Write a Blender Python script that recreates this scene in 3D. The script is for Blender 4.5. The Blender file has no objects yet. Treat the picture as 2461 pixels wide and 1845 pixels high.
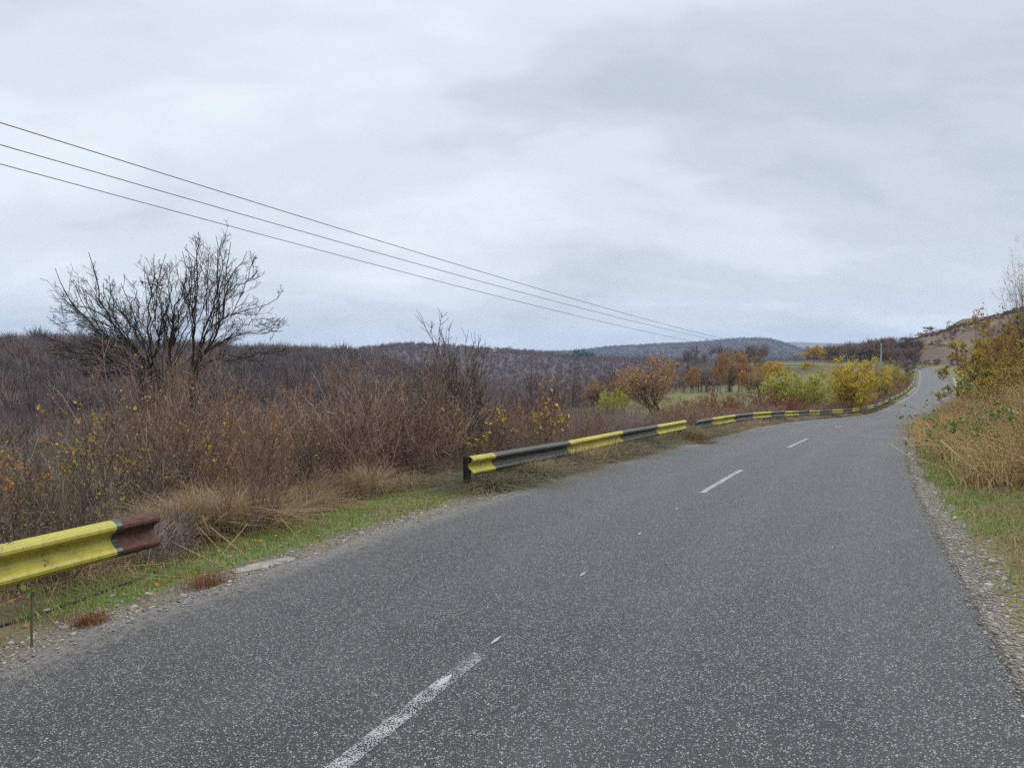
import bpy, math
import numpy as np
from mathutils import Vector

SC = bpy.context.scene
COL = SC.collection
# ------------------------------------------------------------------ camera, sky, sun, exposure
CAMH = 1.8
cam_d = bpy.data.cameras.new("camera")
cam_d.sensor_width = 36.0
cam_d.lens = 36.0 * 1669.0 / 2461.0
cam_d.clip_end = 30000.0
cam = bpy.data.objects.new("camera", cam_d)
cam.location = (0, 0, CAMH)
cam.rotation_euler = (math.radians(90 - 2.247), 0, 0)
COL.objects.link(cam)
SC.camera = cam

SUN_EL, SUN_AZ = math.radians(52), math.radians(70)
world = bpy.data.worlds.new("World")
SC.world = world
world.use_nodes = True


def N(nt, typ, props=None, **ins):
    n = nt.nodes.new(typ)
    for k, v in (props or {}).items():
        setattr(n, k, v)
    for k, v in ins.items():
        key = int(k[1:]) if k[0] == "i" and k[1:].isdigit() else k.replace("_", " ")
        if isinstance(v, bpy.types.NodeSocket):
            nt.links.new(v, n.inputs[key])
        else:
            n.inputs[key].default_value = v
    return n


def ramp(nt, fac, stops, interp="LINEAR"):
    n = nt.nodes.new("ShaderNodeValToRGB")
    n.color_ramp.interpolation = interp
    while len(n.color_ramp.elements) < len(stops):
        n.color_ramp.elements.new(0.5)
    for e, (p, c) in zip(n.color_ramp.elements, stops):
        e.position = p
        e.color = (c, c, c, 1) if isinstance(c, (int, float)) else (*c, 1)
    nt.links.new(fac, n.inputs[0])
    return n.outputs[0]


def mth(nt, op, a, b=0.0, clamp=False):
    n = N(nt, "ShaderNodeMath", {"operation": op, "use_clamp": clamp}, i0=a, i1=b)
    return n.outputs[0]


def mixc(nt, fac, a, b, mode="MIX"):
    n = nt.nodes.new("ShaderNodeMix")
    n.data_type = "RGBA"
    n.blend_type = mode
    n.clamp_factor = True
    for idx, v in ((0, fac), (6, a), (7, b)):
        if isinstance(v, bpy.types.NodeSocket):
            nt.links.new(v, n.inputs[idx])
        else:
            n.inputs[idx].default_value = v if idx == 0 else (*v, 1)
    return n.outputs[2]


def noise(nt, vec, scale, detail=4.0, rough=0.55, dist=0.0):
    n = N(nt, "ShaderNodeTexNoise", None, Scale=scale, Detail=detail, Roughness=rough, Distortion=dist)
    if vec is not None:
        nt.links.new(vec, n.inputs["Vector"])
    return n.outputs[0]


def build_world():
    nt = world.node_tree
    nt.nodes.clear()
    sky = N(nt, "ShaderNodeTexSky")
    sky.sky_type = "NISHITA"
    sky.sun_disc = False
    sky.sun_elevation = SUN_EL
    sky.sun_rotation = SUN_AZ
    tc = nt.nodes.new("ShaderNodeTexCoord")
    sp = N(nt, "ShaderNodeSeparateXYZ", None, i0=tc.outputs["Generated"])
    zz = mth(nt, "MAXIMUM", sp.outputs[2], 0.0)
    den = mth(nt, "ADD", zz, 0.34)
    px = mth(nt, "DIVIDE", sp.outputs[0], den)
    py = mth(nt, "DIVIDE", sp.outputs[1], den)
    cb = N(nt, "ShaderNodeCombineXYZ", None, i0=px, i1=py, i2=mth(nt, "MULTIPLY", zz, 1.5))
    mp = N(nt, "ShaderNodeMapping", None, Vector=cb.outputs[0], Location=(9.1, 4.4, 2.4), Rotation=(0, 0, math.radians(-52)), Scale=(0.9, 1.5, 1.0))
    big = noise(nt, mp.outputs[0], 0.95, 6.0, 0.45, 0.35)
    fine = noise(nt, mp.outputs[0], 4.5, 6.0, 0.52, 0.5)
    veil = mth(nt, "ADD", mth(nt, "MULTIPLY", big, 0.83), mth(nt, "MULTIPLY", fine, 0.17))
    # thin cloud is pale, thick cloud a soft blue grey
    cloud = ramp(nt, veil, [(0.35, (4.7, 5.25, 5.85)), (0.44, (5.4, 5.95, 6.5)), (0.53, (6.35, 6.95, 7.55)), (0.64, (7.3, 7.9, 8.45))], "EASE")
    # an overcast sky brightens towards the zenith
    zen = ramp(nt, zz, [(0.0, 1.22), (0.05, 1.08), (0.14, 1.0), (0.45, 1.02), (1.0, 2.5)])
    cloud2 = mixc(nt, 1.0, cloud, zen, "MULTIPLY")
    col = mixc(nt, 0.94, sky.outputs[0], cloud2)
    bg = N(nt, "ShaderNodeBackground", None, Color=col, Strength=0.098)
    out = nt.nodes.new("ShaderNodeOutputWorld")
    nt.links.new(bg.outputs[0], out.inputs[0])


build_world()
sun_d = bpy.data.lights.new("sun", "SUN")
sun_d.energy = 1.5
sun_d.angle = math.radians(40)
sun_d.color = (1.0, 0.95, 0.87)
sun = bpy.data.objects.new("sun", sun_d)
# sky rotation and lamp share one direction
sd = Vector((math.cos(SUN_EL) * math.sin(SUN_AZ), math.cos(SUN_EL) * math.cos(SUN_AZ), math.sin(SUN_EL)))
sun.rotation_euler = sd.to_track_quat("Z", "Y").to_euler()
COL.objects.link(sun)

vs = SC.view_settings
vs.view_transform = "Standard"
vs.look = "None"
vs.exposure = 0.30
vs.gamma = 1.0
vs.use_curve_mapping = False
SC.cycles.max_bounces = 6
SC.cycles.diffuse_bounces = 3
SC.cycles.transparent_max_bounces = 12
SC.cycles.volume_bounces = 1
SC.cycles.use_denoising = False

# ------------------------------------------------------------------ small helpers
F_, CX_, CY_ = 1669.0, 1230.5, 922.5
PIT = math.atan(65.5 / F_)


def unproj(u, v, d):
    """point seen at photo pixel (u, v), d metres ahead along the ground (camera level)"""
    a, b = (np.asarray(u, float) - CX_) / F_, (CY_ - np.asarray(v, float)) / F_
    c, s = math.cos(PIT), math.sin(PIT)
    fy, fz = c + b * s, -s + b * c
    k = np.asarray(d, float) / fy
    return np.stack([a * k, fy * k, CAMH + fz * k], -1)


def smooth(e0, e1, x):
    t = np.clip((x - e0) / (e1 - e0), 0, 1)
    return t * t * (3 - 2 * t)


def vnoise(x, y, seed=0):
    """value noise on numpy arrays, 0..1"""
    xi, yi = np.floor(x), np.floor(y)
    fx, fy = x - xi, y - yi
    fx, fy = fx * fx * (3 - 2 * fx), fy * fy * (3 - 2 * fy)

    def h(a, b):
        v = np.sin(a * 127.1 + b * 311.7 + seed * 74.7) * 43758.5453
        return v - np.floor(v)
    return (h(xi, yi) * (1 - fx) + h(xi + 1, yi) * fx) * (1 - fy) + (h(xi, yi + 1) * (1 - fx) + h(xi + 1, yi + 1) * fx) * fy


def fbm(x, y, seed=0, o=4):
    s, a, t = 0, 1.0, 0
    for k in range(o):
        s = s + a * vnoise(x * 2 ** k + 17 * k, y * 2 ** k - 9 * k, seed + k)
        t += a
        a *= 0.5
    return s / t


def mk_mesh(name, V, groups, mats=None, mi=None, smooth_=True, attrs=None):
    """groups: list of (m, k) index arrays"""
    V = np.asarray(V, np.float32).reshape(-1, 3)
    me = bpy.data.meshes.new(name)
    me.vertices.add(len(V))
    me.vertices.foreach_set("co", V.ravel())
    groups = [np.asarray(g, np.int32) for g in groups if len(g)]
    nl = sum(g.size for g in groups)
    npoly = sum(len(g) for g in groups)
    me.loops.add(nl)
    me.loops.foreach_set("vertex_index", np.concatenate([g.ravel() for g in groups]))
    tot = np.concatenate([np.full(len(g), g.shape[1], np.int32) for g in groups])
    st = np.concatenate([[0], np.cumsum(tot)[:-1]]).astype(np.int32)
    me.polygons.add(npoly)
    me.polygons.foreach_set("loop_start", st)
    me.polygons.foreach_set("use_smooth", np.full(npoly, smooth_, bool))
    for m in (mats or []):
        me.materials.append(m)
    if mi is not None:
        me.polygons.foreach_set("material_index", np.asarray(mi, np.int32))
    for an, arr in (attrs or {}).items():
        a = me.attributes.new(an, "FLOAT_COLOR", "POINT")
        a.data.foreach_set("color", np.concatenate([arr, np.ones((len(arr), 1))], 1).astype(np.float32).ravel())
    me.update(calc_edges=True)
    return me


def obj(name, me, parent=None):
    o = bpy.data.objects.new(name, me)
    COL.objects.link(o)
    if parent is not None:
        o.parent = parent
    return o


def empty(name, loc=(0, 0, 0)):
    o = bpy.data.objects.new(name, None)
    o.empty_display_size = 0.2
    o.location = loc
    COL.objects.link(o)
    return o


def tag(o, label=None, cat=None, group=None, kind=None):
    for k, v in (("label", label), ("category", cat), ("group", group), ("kind", kind)):
        if v is not None:
            o[k] = v
    return o


def copy_tree(o, label=None):
    c = o.copy()
    COL.objects.link(c)
    if label:
        c["label"] = label
    for ch in list(o.children):
        d = ch.copy()
        COL.objects.link(d)
        d.parent = c
        for g in list(ch.children):
            e = g.copy()
            COL.objects.link(e)
            e.parent = d
    return c


class MB:
    """collects vertices and faces of one mesh"""

    def __init__(s):
        s.V, s.G, s.M, s.n = [], {}, {}, 0

    def add(s, V, F, m=0):
        V = np.asarray(V, float).reshape(-1, 3)
        F = np.asarray(F, int)
        k = F.shape[1]
        s.V.append(V)
        s.G.setdefault(k, []).append(F + s.n)
        s.M.setdefault(k, []).append(np.full(len(F), m))
        s.n += len(V)

    def box(s, c, size, ax=(1, 0, 0), m=0):
        c, ax = np.array(c, float), np.array(ax, float)
        ax /= np.linalg.norm(ax)
        up = np.array([0, 0, 1.0])
        if abs(ax[2]) > 0.95:
            up = np.array([0, 1.0, 0])
        b = np.cross(up, ax)
        b /= np.linalg.norm(b)
        w = np.cross(ax, b)
        P = []
        for i in (-1, 1):
            for j in (-1, 1):
                for k in (-1, 1):
                    P.append(c + ax * size[0] * i / 2 + b * size[1] * j / 2 + w * size[2] * k / 2)
        s.add(P, [[0, 1, 3, 2], [4, 6, 7, 5], [0, 4, 5, 1], [2, 3, 7, 6], [0, 2, 6, 4], [1, 5, 7, 3]], m)

    def tube(s, P, R, k=6, m=0):
        V, F = tubes(np.asarray(P, float)[None], np.asarray(R, float)[None], k)
        s.add(V, F, m)

    def build(s, name, mats, smooth_=False):
        ks = sorted(s.G)
        return mk_mesh(name, np.concatenate(s.V), [np.concatenate(s.G[k]) for k in ks], mats,
                       np.concatenate([np.concatenate(s.M[k]) for k in ks]), smooth_)


def tubes(P, R, k=3):
    """P (m,n,3) centre lines, R (m,n) radii -> verts, quads"""
    m, n = R.shape
    T = np.gradient(P, axis=1)
    T /= np.linalg.norm(T, axis=2, keepdims=True) + 1e-9
    ref = np.where(np.abs(T[:, :1, 2:]) > 0.8, [[[1.0, 0.2, 0]]], [[[0.1, 0.15, 1.0]]])
    A = np.cross(T, np.broadcast_to(ref, T.shape))
    A /= np.linalg.norm(A, axis=2, keepdims=True) + 1e-9
    B = np.cross(T, A)
    ang = np.arange(k) * 2 * math.pi / k
    V = P[:, :, None] + R[:, :, None, None] * (np.cos(ang)[:, None] * A[:, :, None] + np.sin(ang)[:, None] * B[:, :, None])
    idx = np.arange(m * n * k).reshape(m, n, k)
    a, b = idx[:, :-1], idx[:, 1:]
    Q = np.stack([a, np.roll(a, -1, 2), np.roll(b, -1, 2), b], -1)
    return V.reshape(-1, 3), Q.reshape(-1, 4)


def unit(v):
    return v / (np.linalg.norm(v, axis=-1, keepdims=True) + 1e-9)


def lines(rng, pos, d, L, n, jit, up, r0, r1):
    """grow m crooked lines from pos along d"""
    m = len(pos)
    P = np.empty((m, n, 3))
    P[:, 0] = pos
    d = unit(d)
    st = (L / (n - 1))[:, None]
    for i in range(1, n):
        d = unit(d + rng.normal(0, jit, (m, 3)) + np.array([0, 0, up]))
        P[:, i] = P[:, i - 1] + d * st
    t = np.linspace(0, 1, n)[None]
    R = r0[:, None] * (1 - t) + r1[:, None] * t
    return P, R


def spawn(rng, P, R, c, tr, ang, lenf, n, jit, up, rf, rmin):
    """c children on every parent line"""
    m, n0, _ = P.shape
    i = np.repeat(np.arange(m), c)
    t = rng.uniform(tr[0], tr[1], m * c)
    f = t * (n0 - 1)
    j = np.minimum(f.astype(int), n0 - 2)
    w = (f - j)[:, None]
    a, b = P[i, j], P[i, j + 1]
    pos = a * (1 - w) + b * w
    tan = unit(b - a)
    plen = np.linalg.norm(np.diff(P, axis=1), axis=2).sum(1)[i]
    per = unit(np.cross(tan, rng.normal(0, 1, (m * c, 3))))
    al = np.radians(rng.uniform(ang[0], ang[1], m * c))[:, None]
    d = tan * np.cos(al) + per * np.sin(al)
    L = plen * rng.uniform(lenf[0], lenf[1], m * c) * (1.15 - 0.6 * t)
    rr = (R[i, j] * (1 - w[:, 0]) + R[i, j + 1] * w[:, 0]) * rf
    rr = np.maximum(rr, rmin)
    return lines(rng, pos, d, L, n, jit, up, rr, np.maximum(rr * 0.3, rmin * 0.7))


def leaf_quads(rng, pos, size, spread=0.0, flat=0.0):
    m = len(pos)
    pos = pos + rng.normal(0, 1, (m, 3)) * spread
    a = unit(rng.normal(0, 1, (m, 3)) * np.array([1, 1, 1 - flat]))
    b = unit(np.cross(a, rng.normal(0, 1, (m, 3))))
    nrm = np.cross(a, b)
    s = (size * rng.uniform(0.6, 1.3, m))[:, None]
    V = np.stack([pos, pos + a * s * 0.5 + b * s * 0.34 + nrm * s * 0.08, pos + a * s, pos + a * s * 0.5 - b * s * 0.34 + nrm * s * 0.08], 1)
    return V.reshape(-1, 3), np.arange(m * 4).reshape(m, 4)


def pts_on(rng, P, m, tr=(0.2, 1.0)):
    i = rng.integers(0, len(P), m)
    f = rng.uniform(tr[0], tr[1], m) * (P.shape[1] - 1)
    j = np.minimum(f.astype(int), P.shape[1] - 2)
    w = (f - j)[:, None]
    return P[i, j] * (1 - w) + P[i, j + 1] * w


def blades(rng, base, h, w, lean, curl=0.5):
    """grass blades: quad + tip triangle each; h, w arrays"""
    m = len(base)
    az = rng.uniform(0, 2 * math.pi, m)
    dr = np.stack([np.cos(az), np.sin(az), np.zeros(m)], 1)
    sd = np.stack([-np.sin(az + rng.normal(0, 0.6, m)), np.cos(az), np.zeros(m)], 1)
    le = (np.abs(rng.normal(0, lean, m)))[:, None]
    hh, ww = h[:, None], w[:, None]
    mid = base + dr * hh * le * 0.45 + np.array([0, 0, 1.0]) * hh * 0.55
    tip = base + dr * hh * (le * (1.0 + curl)) + np.array([0, 0, 1.0]) * hh * np.maximum(1 - 0.5 * le, 0.15)
    V = np.stack([base - sd * ww / 2, base + sd * ww / 2, mid + sd * ww * 0.4, mid - sd * ww * 0.4, tip], 1).reshape(-1, 3)
    k = np.arange(m)[:, None] * 5
    return V, k + np.array([[0, 1, 2, 3]]), k + np.array([[3, 2, 4]])


# ------------------------------------------------------------------ the road's line, its edges and the land round it
PW = 5.3
KN = np.array([0, 8, 16, 22, 28, 34, 42, 52, 64, 78, 94, 112, 130, 150, 170, 176, 180, 196, 206, 230.])
KK = np.array([-1.3066, .4166, .6115, .0427, .3048, -.2664, -.0725, 1.07, -.0124, -.4332, .0659, -.0235, -.004, -.2242, .0, -1.0, -6.0, -6.0, 0, 0]) * .01
KG = np.array([4.3919, -3.8407, -5.0482, -4.1112, -4.5095, -5.8378, -6.7685, -6.644, -4.6982, -2.2162, -1.3805, -.7872, 1.0677, 5.2567, 9.6, 8, 5, 2, 1, 1]) * .01
KB = np.array([-3.9666, -4.3099, -4.5852, -3.5886, -2.4681, -1.785, -1.2646, -1.4401, -.7308, -.0125, .3431, .3662, .6185, 1.4038, 2.5, 2, 1, 0, 0, 0]) * .01
DS = 0.25
S = np.arange(-20, 226, DS)


def build_path():
    k, g, b = np.interp(S, KN, KK), np.interp(S, KN, KG), np.interp(S, KN, KB)
    k[S < 0] = 0
    g[S < -8] = 0.0
    i0 = int(round(20 / DS))
    th = np.cumsum(k) * DS
    th = th - th[i0] + 0.4948
    x = np.cumsum(np.sin(th)) * DS
    y = np.cumsum(np.cos(th)) * DS
    z = np.cumsum(g) * DS
    return np.stack([x - x[i0] - 2.194, y - y[i0], z - z[i0]], 1), np.stack([-np.cos(th), np.sin(th), b], 1)


PC, PN = build_path()
PNH = PN.copy()
PNH[:, 2] = 0


def road_pt(s, off, dz=0.0):
    """s metres along, off metres left of the centre line, on the road plane (level beyond its edge)"""
    s = np.asarray(s, float)
    off = np.broadcast_to(np.asarray(off, float), s.shape)
    c = np.stack([np.interp(s, S, PC[:, i]) for i in range(3)], -1)
    n = np.stack([np.interp(s, S, PN[:, i]) for i in range(3)], -1)
    oc = np.clip(off, -PW / 2, PW / 2)
    p = c + n * off[..., None]
    p[..., 2] = c[..., 2] + n[..., 2] * oc + dz
    return p


UT = np.array([-1400, 0, 150, 300, 450, 650, 740, 880, 1100, 1250, 1350, 1450, 1650, 1780, 1900, 2000, 2080, 2212, 2600, 3400.])


def _v2z(v, r):
    az = np.arctan((UT - 1106) / 1500.0)
    return 1.8 - (np.asarray(v, float) - 770) / 1500.0 * r * np.cos(az)


RT = np.array([1, 30, 60, 90, 130, 180, 260, 400, 550, 900, 1400, 2500, 3400, 4800, 9500.])
ZT = np.array([
    [-3] * 14 + [-1, 0, 0, 0.5, 1, 1],
    [-5, -5, -5, -5, -5, -4.5, -4.2, -3.8, -3.2, -3, -2.9, -2.8, -2.8, -2.5, -2, -1, 0, 1, 3, 5],
    [-9, -9, -9, -8.5, -8, -7, -6.5, -5.5, -4.6, -4.1, -3.8, -3.6, -3.6, -3.6, -3.5, -3, -2.5, 1, 5, 10],
    [-12, -12, -12, -12, -11, -10, -9.5, -8, -6.5, -5.2, -4.6, -4.3, -4.2, -4, -3.9, -3.8, -2, 4, 10, 18],
    [-13, -13, -13, -13, -13, -13, -13, -12, -10, -8.5, -6, -4.8, -4.3, -3.4, -3.4, -3, 0, 8, 14, 20],
    [-13, -13, -13, -13, -13, -13, -14, -15, -15, -13, -11, -8, -6, 0.6, 3.2, 4.5, 6, 12, 20, 28],
    list(_v2z([770] * 20, 260)[:0]) + [-5, -5, -5, -6, -8, -10, -13, -17, -19, -19, -18, -16, -13] + list(_v2z([778] * 13 + [780, 757, 724, 704, 672, 620, 590], 260)[13:]),
    list(_v2z([764, 768, 762, 770, 774, 779, 786, 812, 850] + [850] * 11, 400)[:9]) + [-20, -20, -20, -14, -6, -4, 10, 20, 25, 40, 50],
    [-10, -10, -10, -10, -12, -18, -22, -26, -27, -27, -27, -27, -25, -20, -18, -15, -10, 0, 15, 20],
    list(_v2z([770, 770, 770, 770, 768, 765, 763, 748, 764, 779, 781, 783, 787, 790, 790, 790, 790, 790, 760, 740], 900)),
    [-20] * 20,
    list(_v2z([768, 768, 768, 768, 768, 768, 768, 768, 768, 764, 757, 749, 741, 768, 776, 780, 780, 780, 780, 780], 2500)),
    [10] * 20,
    list(_v2z([758, 758, 758, 758, 758, 758, 758, 758, 758, 756, 755, 752, 741, 744, 752, 756, 758, 758, 758, 758], 4800)),
    [0] * 20], float)
LR = np.log(RT)


def far_z(x, y):
    r = np.hypot(x, y)
    yy = np.maximum(y, 0.25 * np.abs(x) + 0.01)
    u = np.clip(1106 + 1500 * x / yy, -1400, 3400)
    lr = np.clip(np.log(np.maximum(r, 1.0)), LR[0], LR[-1] - 1e-6)
    i = np.clip(np.searchsorted(LR, lr, side="right") - 1, 0, len(RT) - 2)
    f = (lr - LR[i]) / (LR[i + 1] - LR[i])
    # bilinear in (log r, u) with smooth u
    ui = np.clip(np.searchsorted(UT, u, side="right") - 1, 0, len(UT) - 2)
    fu = (u - UT[ui]) / (UT[ui + 1] - UT[ui])
    fu = fu * fu * (3 - 2 * fu) * 0.5 + fu * 0.5
    fr = f * f * (3 - 2 * f) * 0.6 + f * 0.4
    z0 = ZT[i, ui] * (1 - fu) + ZT[i, ui + 1] * fu
    z1 = ZT[i + 1, ui] * (1 - fu) + ZT[i + 1, ui + 1] * fu
    z = z0 * (1 - fr) + z1 * fr
    amp = np.interp(r, [0, 40, 120, 400, 1000, 2500, 6000], [0.1, 0.3, 0.7, 2.5, 6, 22, 40])
    sc = np.interp(r, [0, 60, 300, 1000, 2500, 6000], [6, 10, 40, 120, 330, 800])
    lev = np.zeros_like(z)
    for a0, b0, cell in ((0, 90, 9.), (60, 500, 45.), (350, 2000, 150.), (1500, 12000, 520.)):
        w = smooth(a0 * 0.7, a0 * 1.4 + 1, r) * (1 - smooth(b0 * 0.7, b0 * 1.3, r))
        lev += w * (fbm(x / cell, y / cell, 5, 3) - 0.5)
    return z + lev * amp * 2.0


P4 = slice(0, None, 2)


def corridor(x, y):
    """nearest station: signed offset d (left +), its road edge height, station s"""
    sh = np.shape(x)
    x, y = np.ravel(x), np.ravel(y)
    d = np.full(len(x), 999.0)
    ze = np.zeros(len(x))
    so = np.zeros(len(x))
    near = np.nonzero(np.hypot(x, y) < 330)[0]
    cx, cy = PC[P4, 0], PC[P4, 1]
    for k in range(0, len(near), 20000):
        q = near[k:k + 20000]
        D = (x[q, None] - cx) ** 2 + (y[q, None] - cy) ** 2
        j = D.argmin(1) * 2
        vx, vy = x[q] - PC[j, 0], y[q] - PC[j, 1]
        dn = vx * PNH[j, 0] + vy * PNH[j, 1]
        dt = vx * PNH[j, 1] - vy * PNH[j, 0]
        dd = np.where(np.abs(dt) > 2, np.sign(dn) * np.hypot(vx, vy), dn)
        d[q] = dd
        so[q] = S[j] + np.clip(dt, -0.3, 0.3)
        for_z = np.interp(so[q], S, PC[:, 2])
        ze[q] = for_z + np.interp(so[q], S, PN[:, 2]) * np.clip(dd, -PW / 2, PW / 2)
    return d.reshape(sh), ze.reshape(sh), so.reshape(sh)


LX, LZ = [0, .5, 1.2, 2.0, 4, 8, 15, 30], [-.035, -.06, -.09, -.2, -.75, -1.9, -3.2, -4.2]
RX, RZ = [0, .7, 1.5, 4, 8, 15, 30], [-.035, -.05, .0, .22, .6, 1.3, 3.0]


def ground_z(x, y, full=False):
    x, y = np.asarray(x, float), np.asarray(y, float)
    d, ze, so = corridor(x, y)
    de = np.abs(d) - PW / 2
    left = d > 0
    prof = np.where(left, np.interp(de, LX, LZ), np.interp(de, RX, RZ))
    zn = ze + prof + smooth(0.6, 2.5, de) * (fbm(x * 0.9, y * 0.9, 3, 2) - 0.5) * 0.20
    zn = np.where(de < 0.0, ze - 0.09, zn)
    zn = np.where(de < 0.0, zn, zn)
    w = smooth(np.where(left, 5.0, 8.0), np.where(left, 32.0, 45.0), de)
    zf = far_z(x, y)
    z = zn * (1 - w) + zf * w
    if full:
        return z, d, de, so
    return z


def gz(x, y):
    return float(ground_z(np.array([x]), np.array([y]))[0])


def spot(u, d):
    """ground point d metres ahead in the direction of photo column u"""
    x = (u - CX_) / F_ * d
    return x, d, gz(x, d)


# ------------------------------------------------------------------ materials
def material(name):
    m = bpy.data.materials.new(name)
    m.use_nodes = True
    nt = m.node_tree
    nt.nodes.clear()
    out = nt.nodes.new("ShaderNodeOutputMaterial")
    b = nt.nodes.new("ShaderNodeBsdfPrincipled")
    nt.links.new(b.outputs[0], out.inputs[0])
    return m, nt, b, out


def setin(nt, b, key, v):
    if isinstance(v, bpy.types.NodeSocket):
        nt.links.new(v, b.inputs[key])
    elif isinstance(v, (tuple, list)):
        b.inputs[key].default_value = (*v, 1)
    else:
        b.inputs[key].default_value = v


def pos_of(nt):
    return nt.nodes.new("ShaderNodeNewGeometry").outputs["Position"]


def bump(nt, b, h, strength, dist):
    n = N(nt, "ShaderNodeBump", None, Strength=strength, Distance=dist, Height=h)
    nt.links.new(n.outputs[0], b.inputs["Normal"])


def mat_island(name, cols, rough=0.8, spec=0.2, trans=0.0, objvar=0.0):
    """colour drawn per loose piece (leaf, blade, twig) from a list"""
    m, nt, b, out = material(name)
    g = nt.nodes.new("ShaderNodeNewGeometry")
    st = [(i / max(1, len(cols) - 1), c) for i, c in enumerate(cols)]
    c = ramp(nt, g.outputs["Random Per Island"], st)
    if objvar:
        oi = nt.nodes.new("ShaderNodeObjectInfo")
        v = mth(nt, "ADD", mth(nt, "MULTIPLY", oi.outputs["Random"], objvar), 1 - objvar * 0.5)
        hs = N(nt, "ShaderNodeHueSaturation", None, Color=c, Value=v)
        c = hs.outputs[0]
    setin(nt, b, "Base Color", c)
    setin(nt, b, "Roughness", rough)
    setin(nt, b, "Specular IOR Level", spec)
    if trans > 0:
        t = N(nt, "ShaderNodeBsdfTranslucent", None, Color=c)
        mx = N(nt, "ShaderNodeMixShader", None, i0=trans, i1=b.outputs[0], i2=t.outputs[0])
        nt.links.new(mx.outputs[0], out.inputs[0])
    return m


def mat_plain(name, ca, cb, scale=8.0, rough=0.7, spec=0.3, bmp=0.0):
    m, nt, b, out = material(name)
    p = pos_of(nt)
    f = noise(nt, p, scale, 6, 0.6)
    setin(nt, b, "Base Color", ramp(nt, f, [(0.3, ca), (0.7, cb)]))
    setin(nt, b, "Roughness", rough)
    setin(nt, b, "Specular IOR Level", spec)
    if bmp:
        bump(nt, b, f, bmp, 0.02)
    return m


def mat_asphalt():
    m, nt, b, out = material("asphalt")
    p = pos_of(nt)
    v = N(nt, "ShaderNodeTexVoronoi", {"feature": "F1"}, Vector=p, Scale=118.0, Randomness=1.0)
    bw = N(nt, "ShaderNodeSeparateColor", None, i0=v.outputs["Color"])
    chip = ramp(nt, bw.outputs[0], [(0.0, (.020, .020, .019)), (.34, (.050, .049, .047)), (.62, (.118, .115, .111)), (.83, (.28, .273, .264)), (1.0, (.62, .61, .59))])
    gap = ramp(nt, v.outputs["Distance"], [(0.28, 1.0), (0.60, 0.0)])
    # bigger pale aggregate here and there
    v2 = N(nt, "ShaderNodeTexVoronoi", {"feature": "F1"}, Vector=p, Scale=70.0, Randomness=1.0)
    bw2 = N(nt, "ShaderNodeSeparateColor", None, i0=v2.outputs["Color"])
    pick = mth(nt, "MULTIPLY", ramp(nt, bw2.outputs[0], [(.90, 0.0), (.93, 1.0)]), ramp(nt, v2.outputs["Distance"], [(0.34, 1.0), (0.42, 0.0)]))
    c = mixc(nt, mth(nt, "MULTIPLY", gap, 0.96), (.015, .015, .015), chip)
    c = mixc(nt, mth(nt, "MULTIPLY", pick, 0.6), c, (.40, .395, .385))
    # polished wheel tracks and older grey patches
    big = noise(nt, p, 0.55, 5, 0.6, 0.4)
    atx = N(nt, "ShaderNodeAttribute", {"attribute_name": "across"})
    trk = ramp(nt, mth(nt, "ADD", mth(nt, "ABSOLUTE", atx.outputs["Fac"]), mth(nt, "MULTIPLY", mth(nt, "SUBTRACT", big, 0.5), 0.5)),
               [(0.0, 0.16), (0.16, 0.0), (0.30, 0.55), (0.44, 0.12), (0.60, 0.10), (0.76, 0.6), (0.92, 0.1)])
    c = mixc(nt, mth(nt, "MULTIPLY", trk, 0.18), c, (.19, .187, .183))
    c = mixc(nt, ramp(nt, big, [(0.40, 0.0), (0.7, 0.16)]), c, (.16, .157, .155))
    mid = noise(nt, p, 6.0, 5, 0.65)
    c = mixc(nt, ramp(nt, mid, [(0.33, 0.22), (0.55, 0.0)]), c, (.036, .036, .037))
    # dust and fine gravel blown onto the edges (attribute: distance from the edge)
    at = N(nt, "ShaderNodeAttribute", {"attribute_name": "edge"})
    ed = mth(nt, "MULTIPLY", at.outputs["Fac"], 1.0)
    dn = mth(nt, "ADD", ed, mth(nt, "MULTIPLY", mth(nt, "SUBTRACT", noise(nt, p, 16.0, 4, 0.7), 0.5), 1.2))
    dust = ramp(nt, dn, [(0.50, 0.0), (0.95, 0.8)])
    dustc = mixc(nt, bw.outputs[1], (.11, .095, .078), (.30, .275, .24))
    c = mixc(nt, dust, c, dustc)
    setin(nt, b, "Base Color", c)
    setin(nt, b, "Roughness", ramp(nt, big, [(0.3, 0.46), (0.7, 0.58)]))
    setin(nt, b, "Specular IOR Level", 0.42)
    bump(nt, b, gap, 0.8, 0.006)
    return m


def mat_paint_line():
    m, nt, b, out = material("road_paint")
    p = pos_of(nt)
    v = N(nt, "ShaderNodeTexVoronoi", {"feature": "F1"}, Vector=p, Scale=118.0)
    n2 = noise(nt, p, 7.0, 6, 0.7)
    at = N(nt, "ShaderNodeAttribute", {"attribute_name": "wear"})
    keep = mth(nt, "ADD", mth(nt, "MULTIPLY", n2, 0.75), mth(nt, "MULTIPLY", v.outputs["Distance"], -0.50))
    keep = mth(nt, "SUBTRACT", keep, at.outputs["Fac"])
    a = ramp(nt, keep, [(0.0, 0.0), (0.14, 0.92)])
    setin(nt, b, "Base Color", (.36, .36, .355))
    setin(nt, b, "Roughness", 0.6)
    tr = nt.nodes.new("ShaderNodeBsdfTransparent")
    mx = N(nt, "ShaderNodeMixShader", None, i0=a, i1=tr.outputs[0], i2=b.outputs[0])
    nt.links.new(mx.outputs[0], out.inputs[0])
    return m


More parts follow.
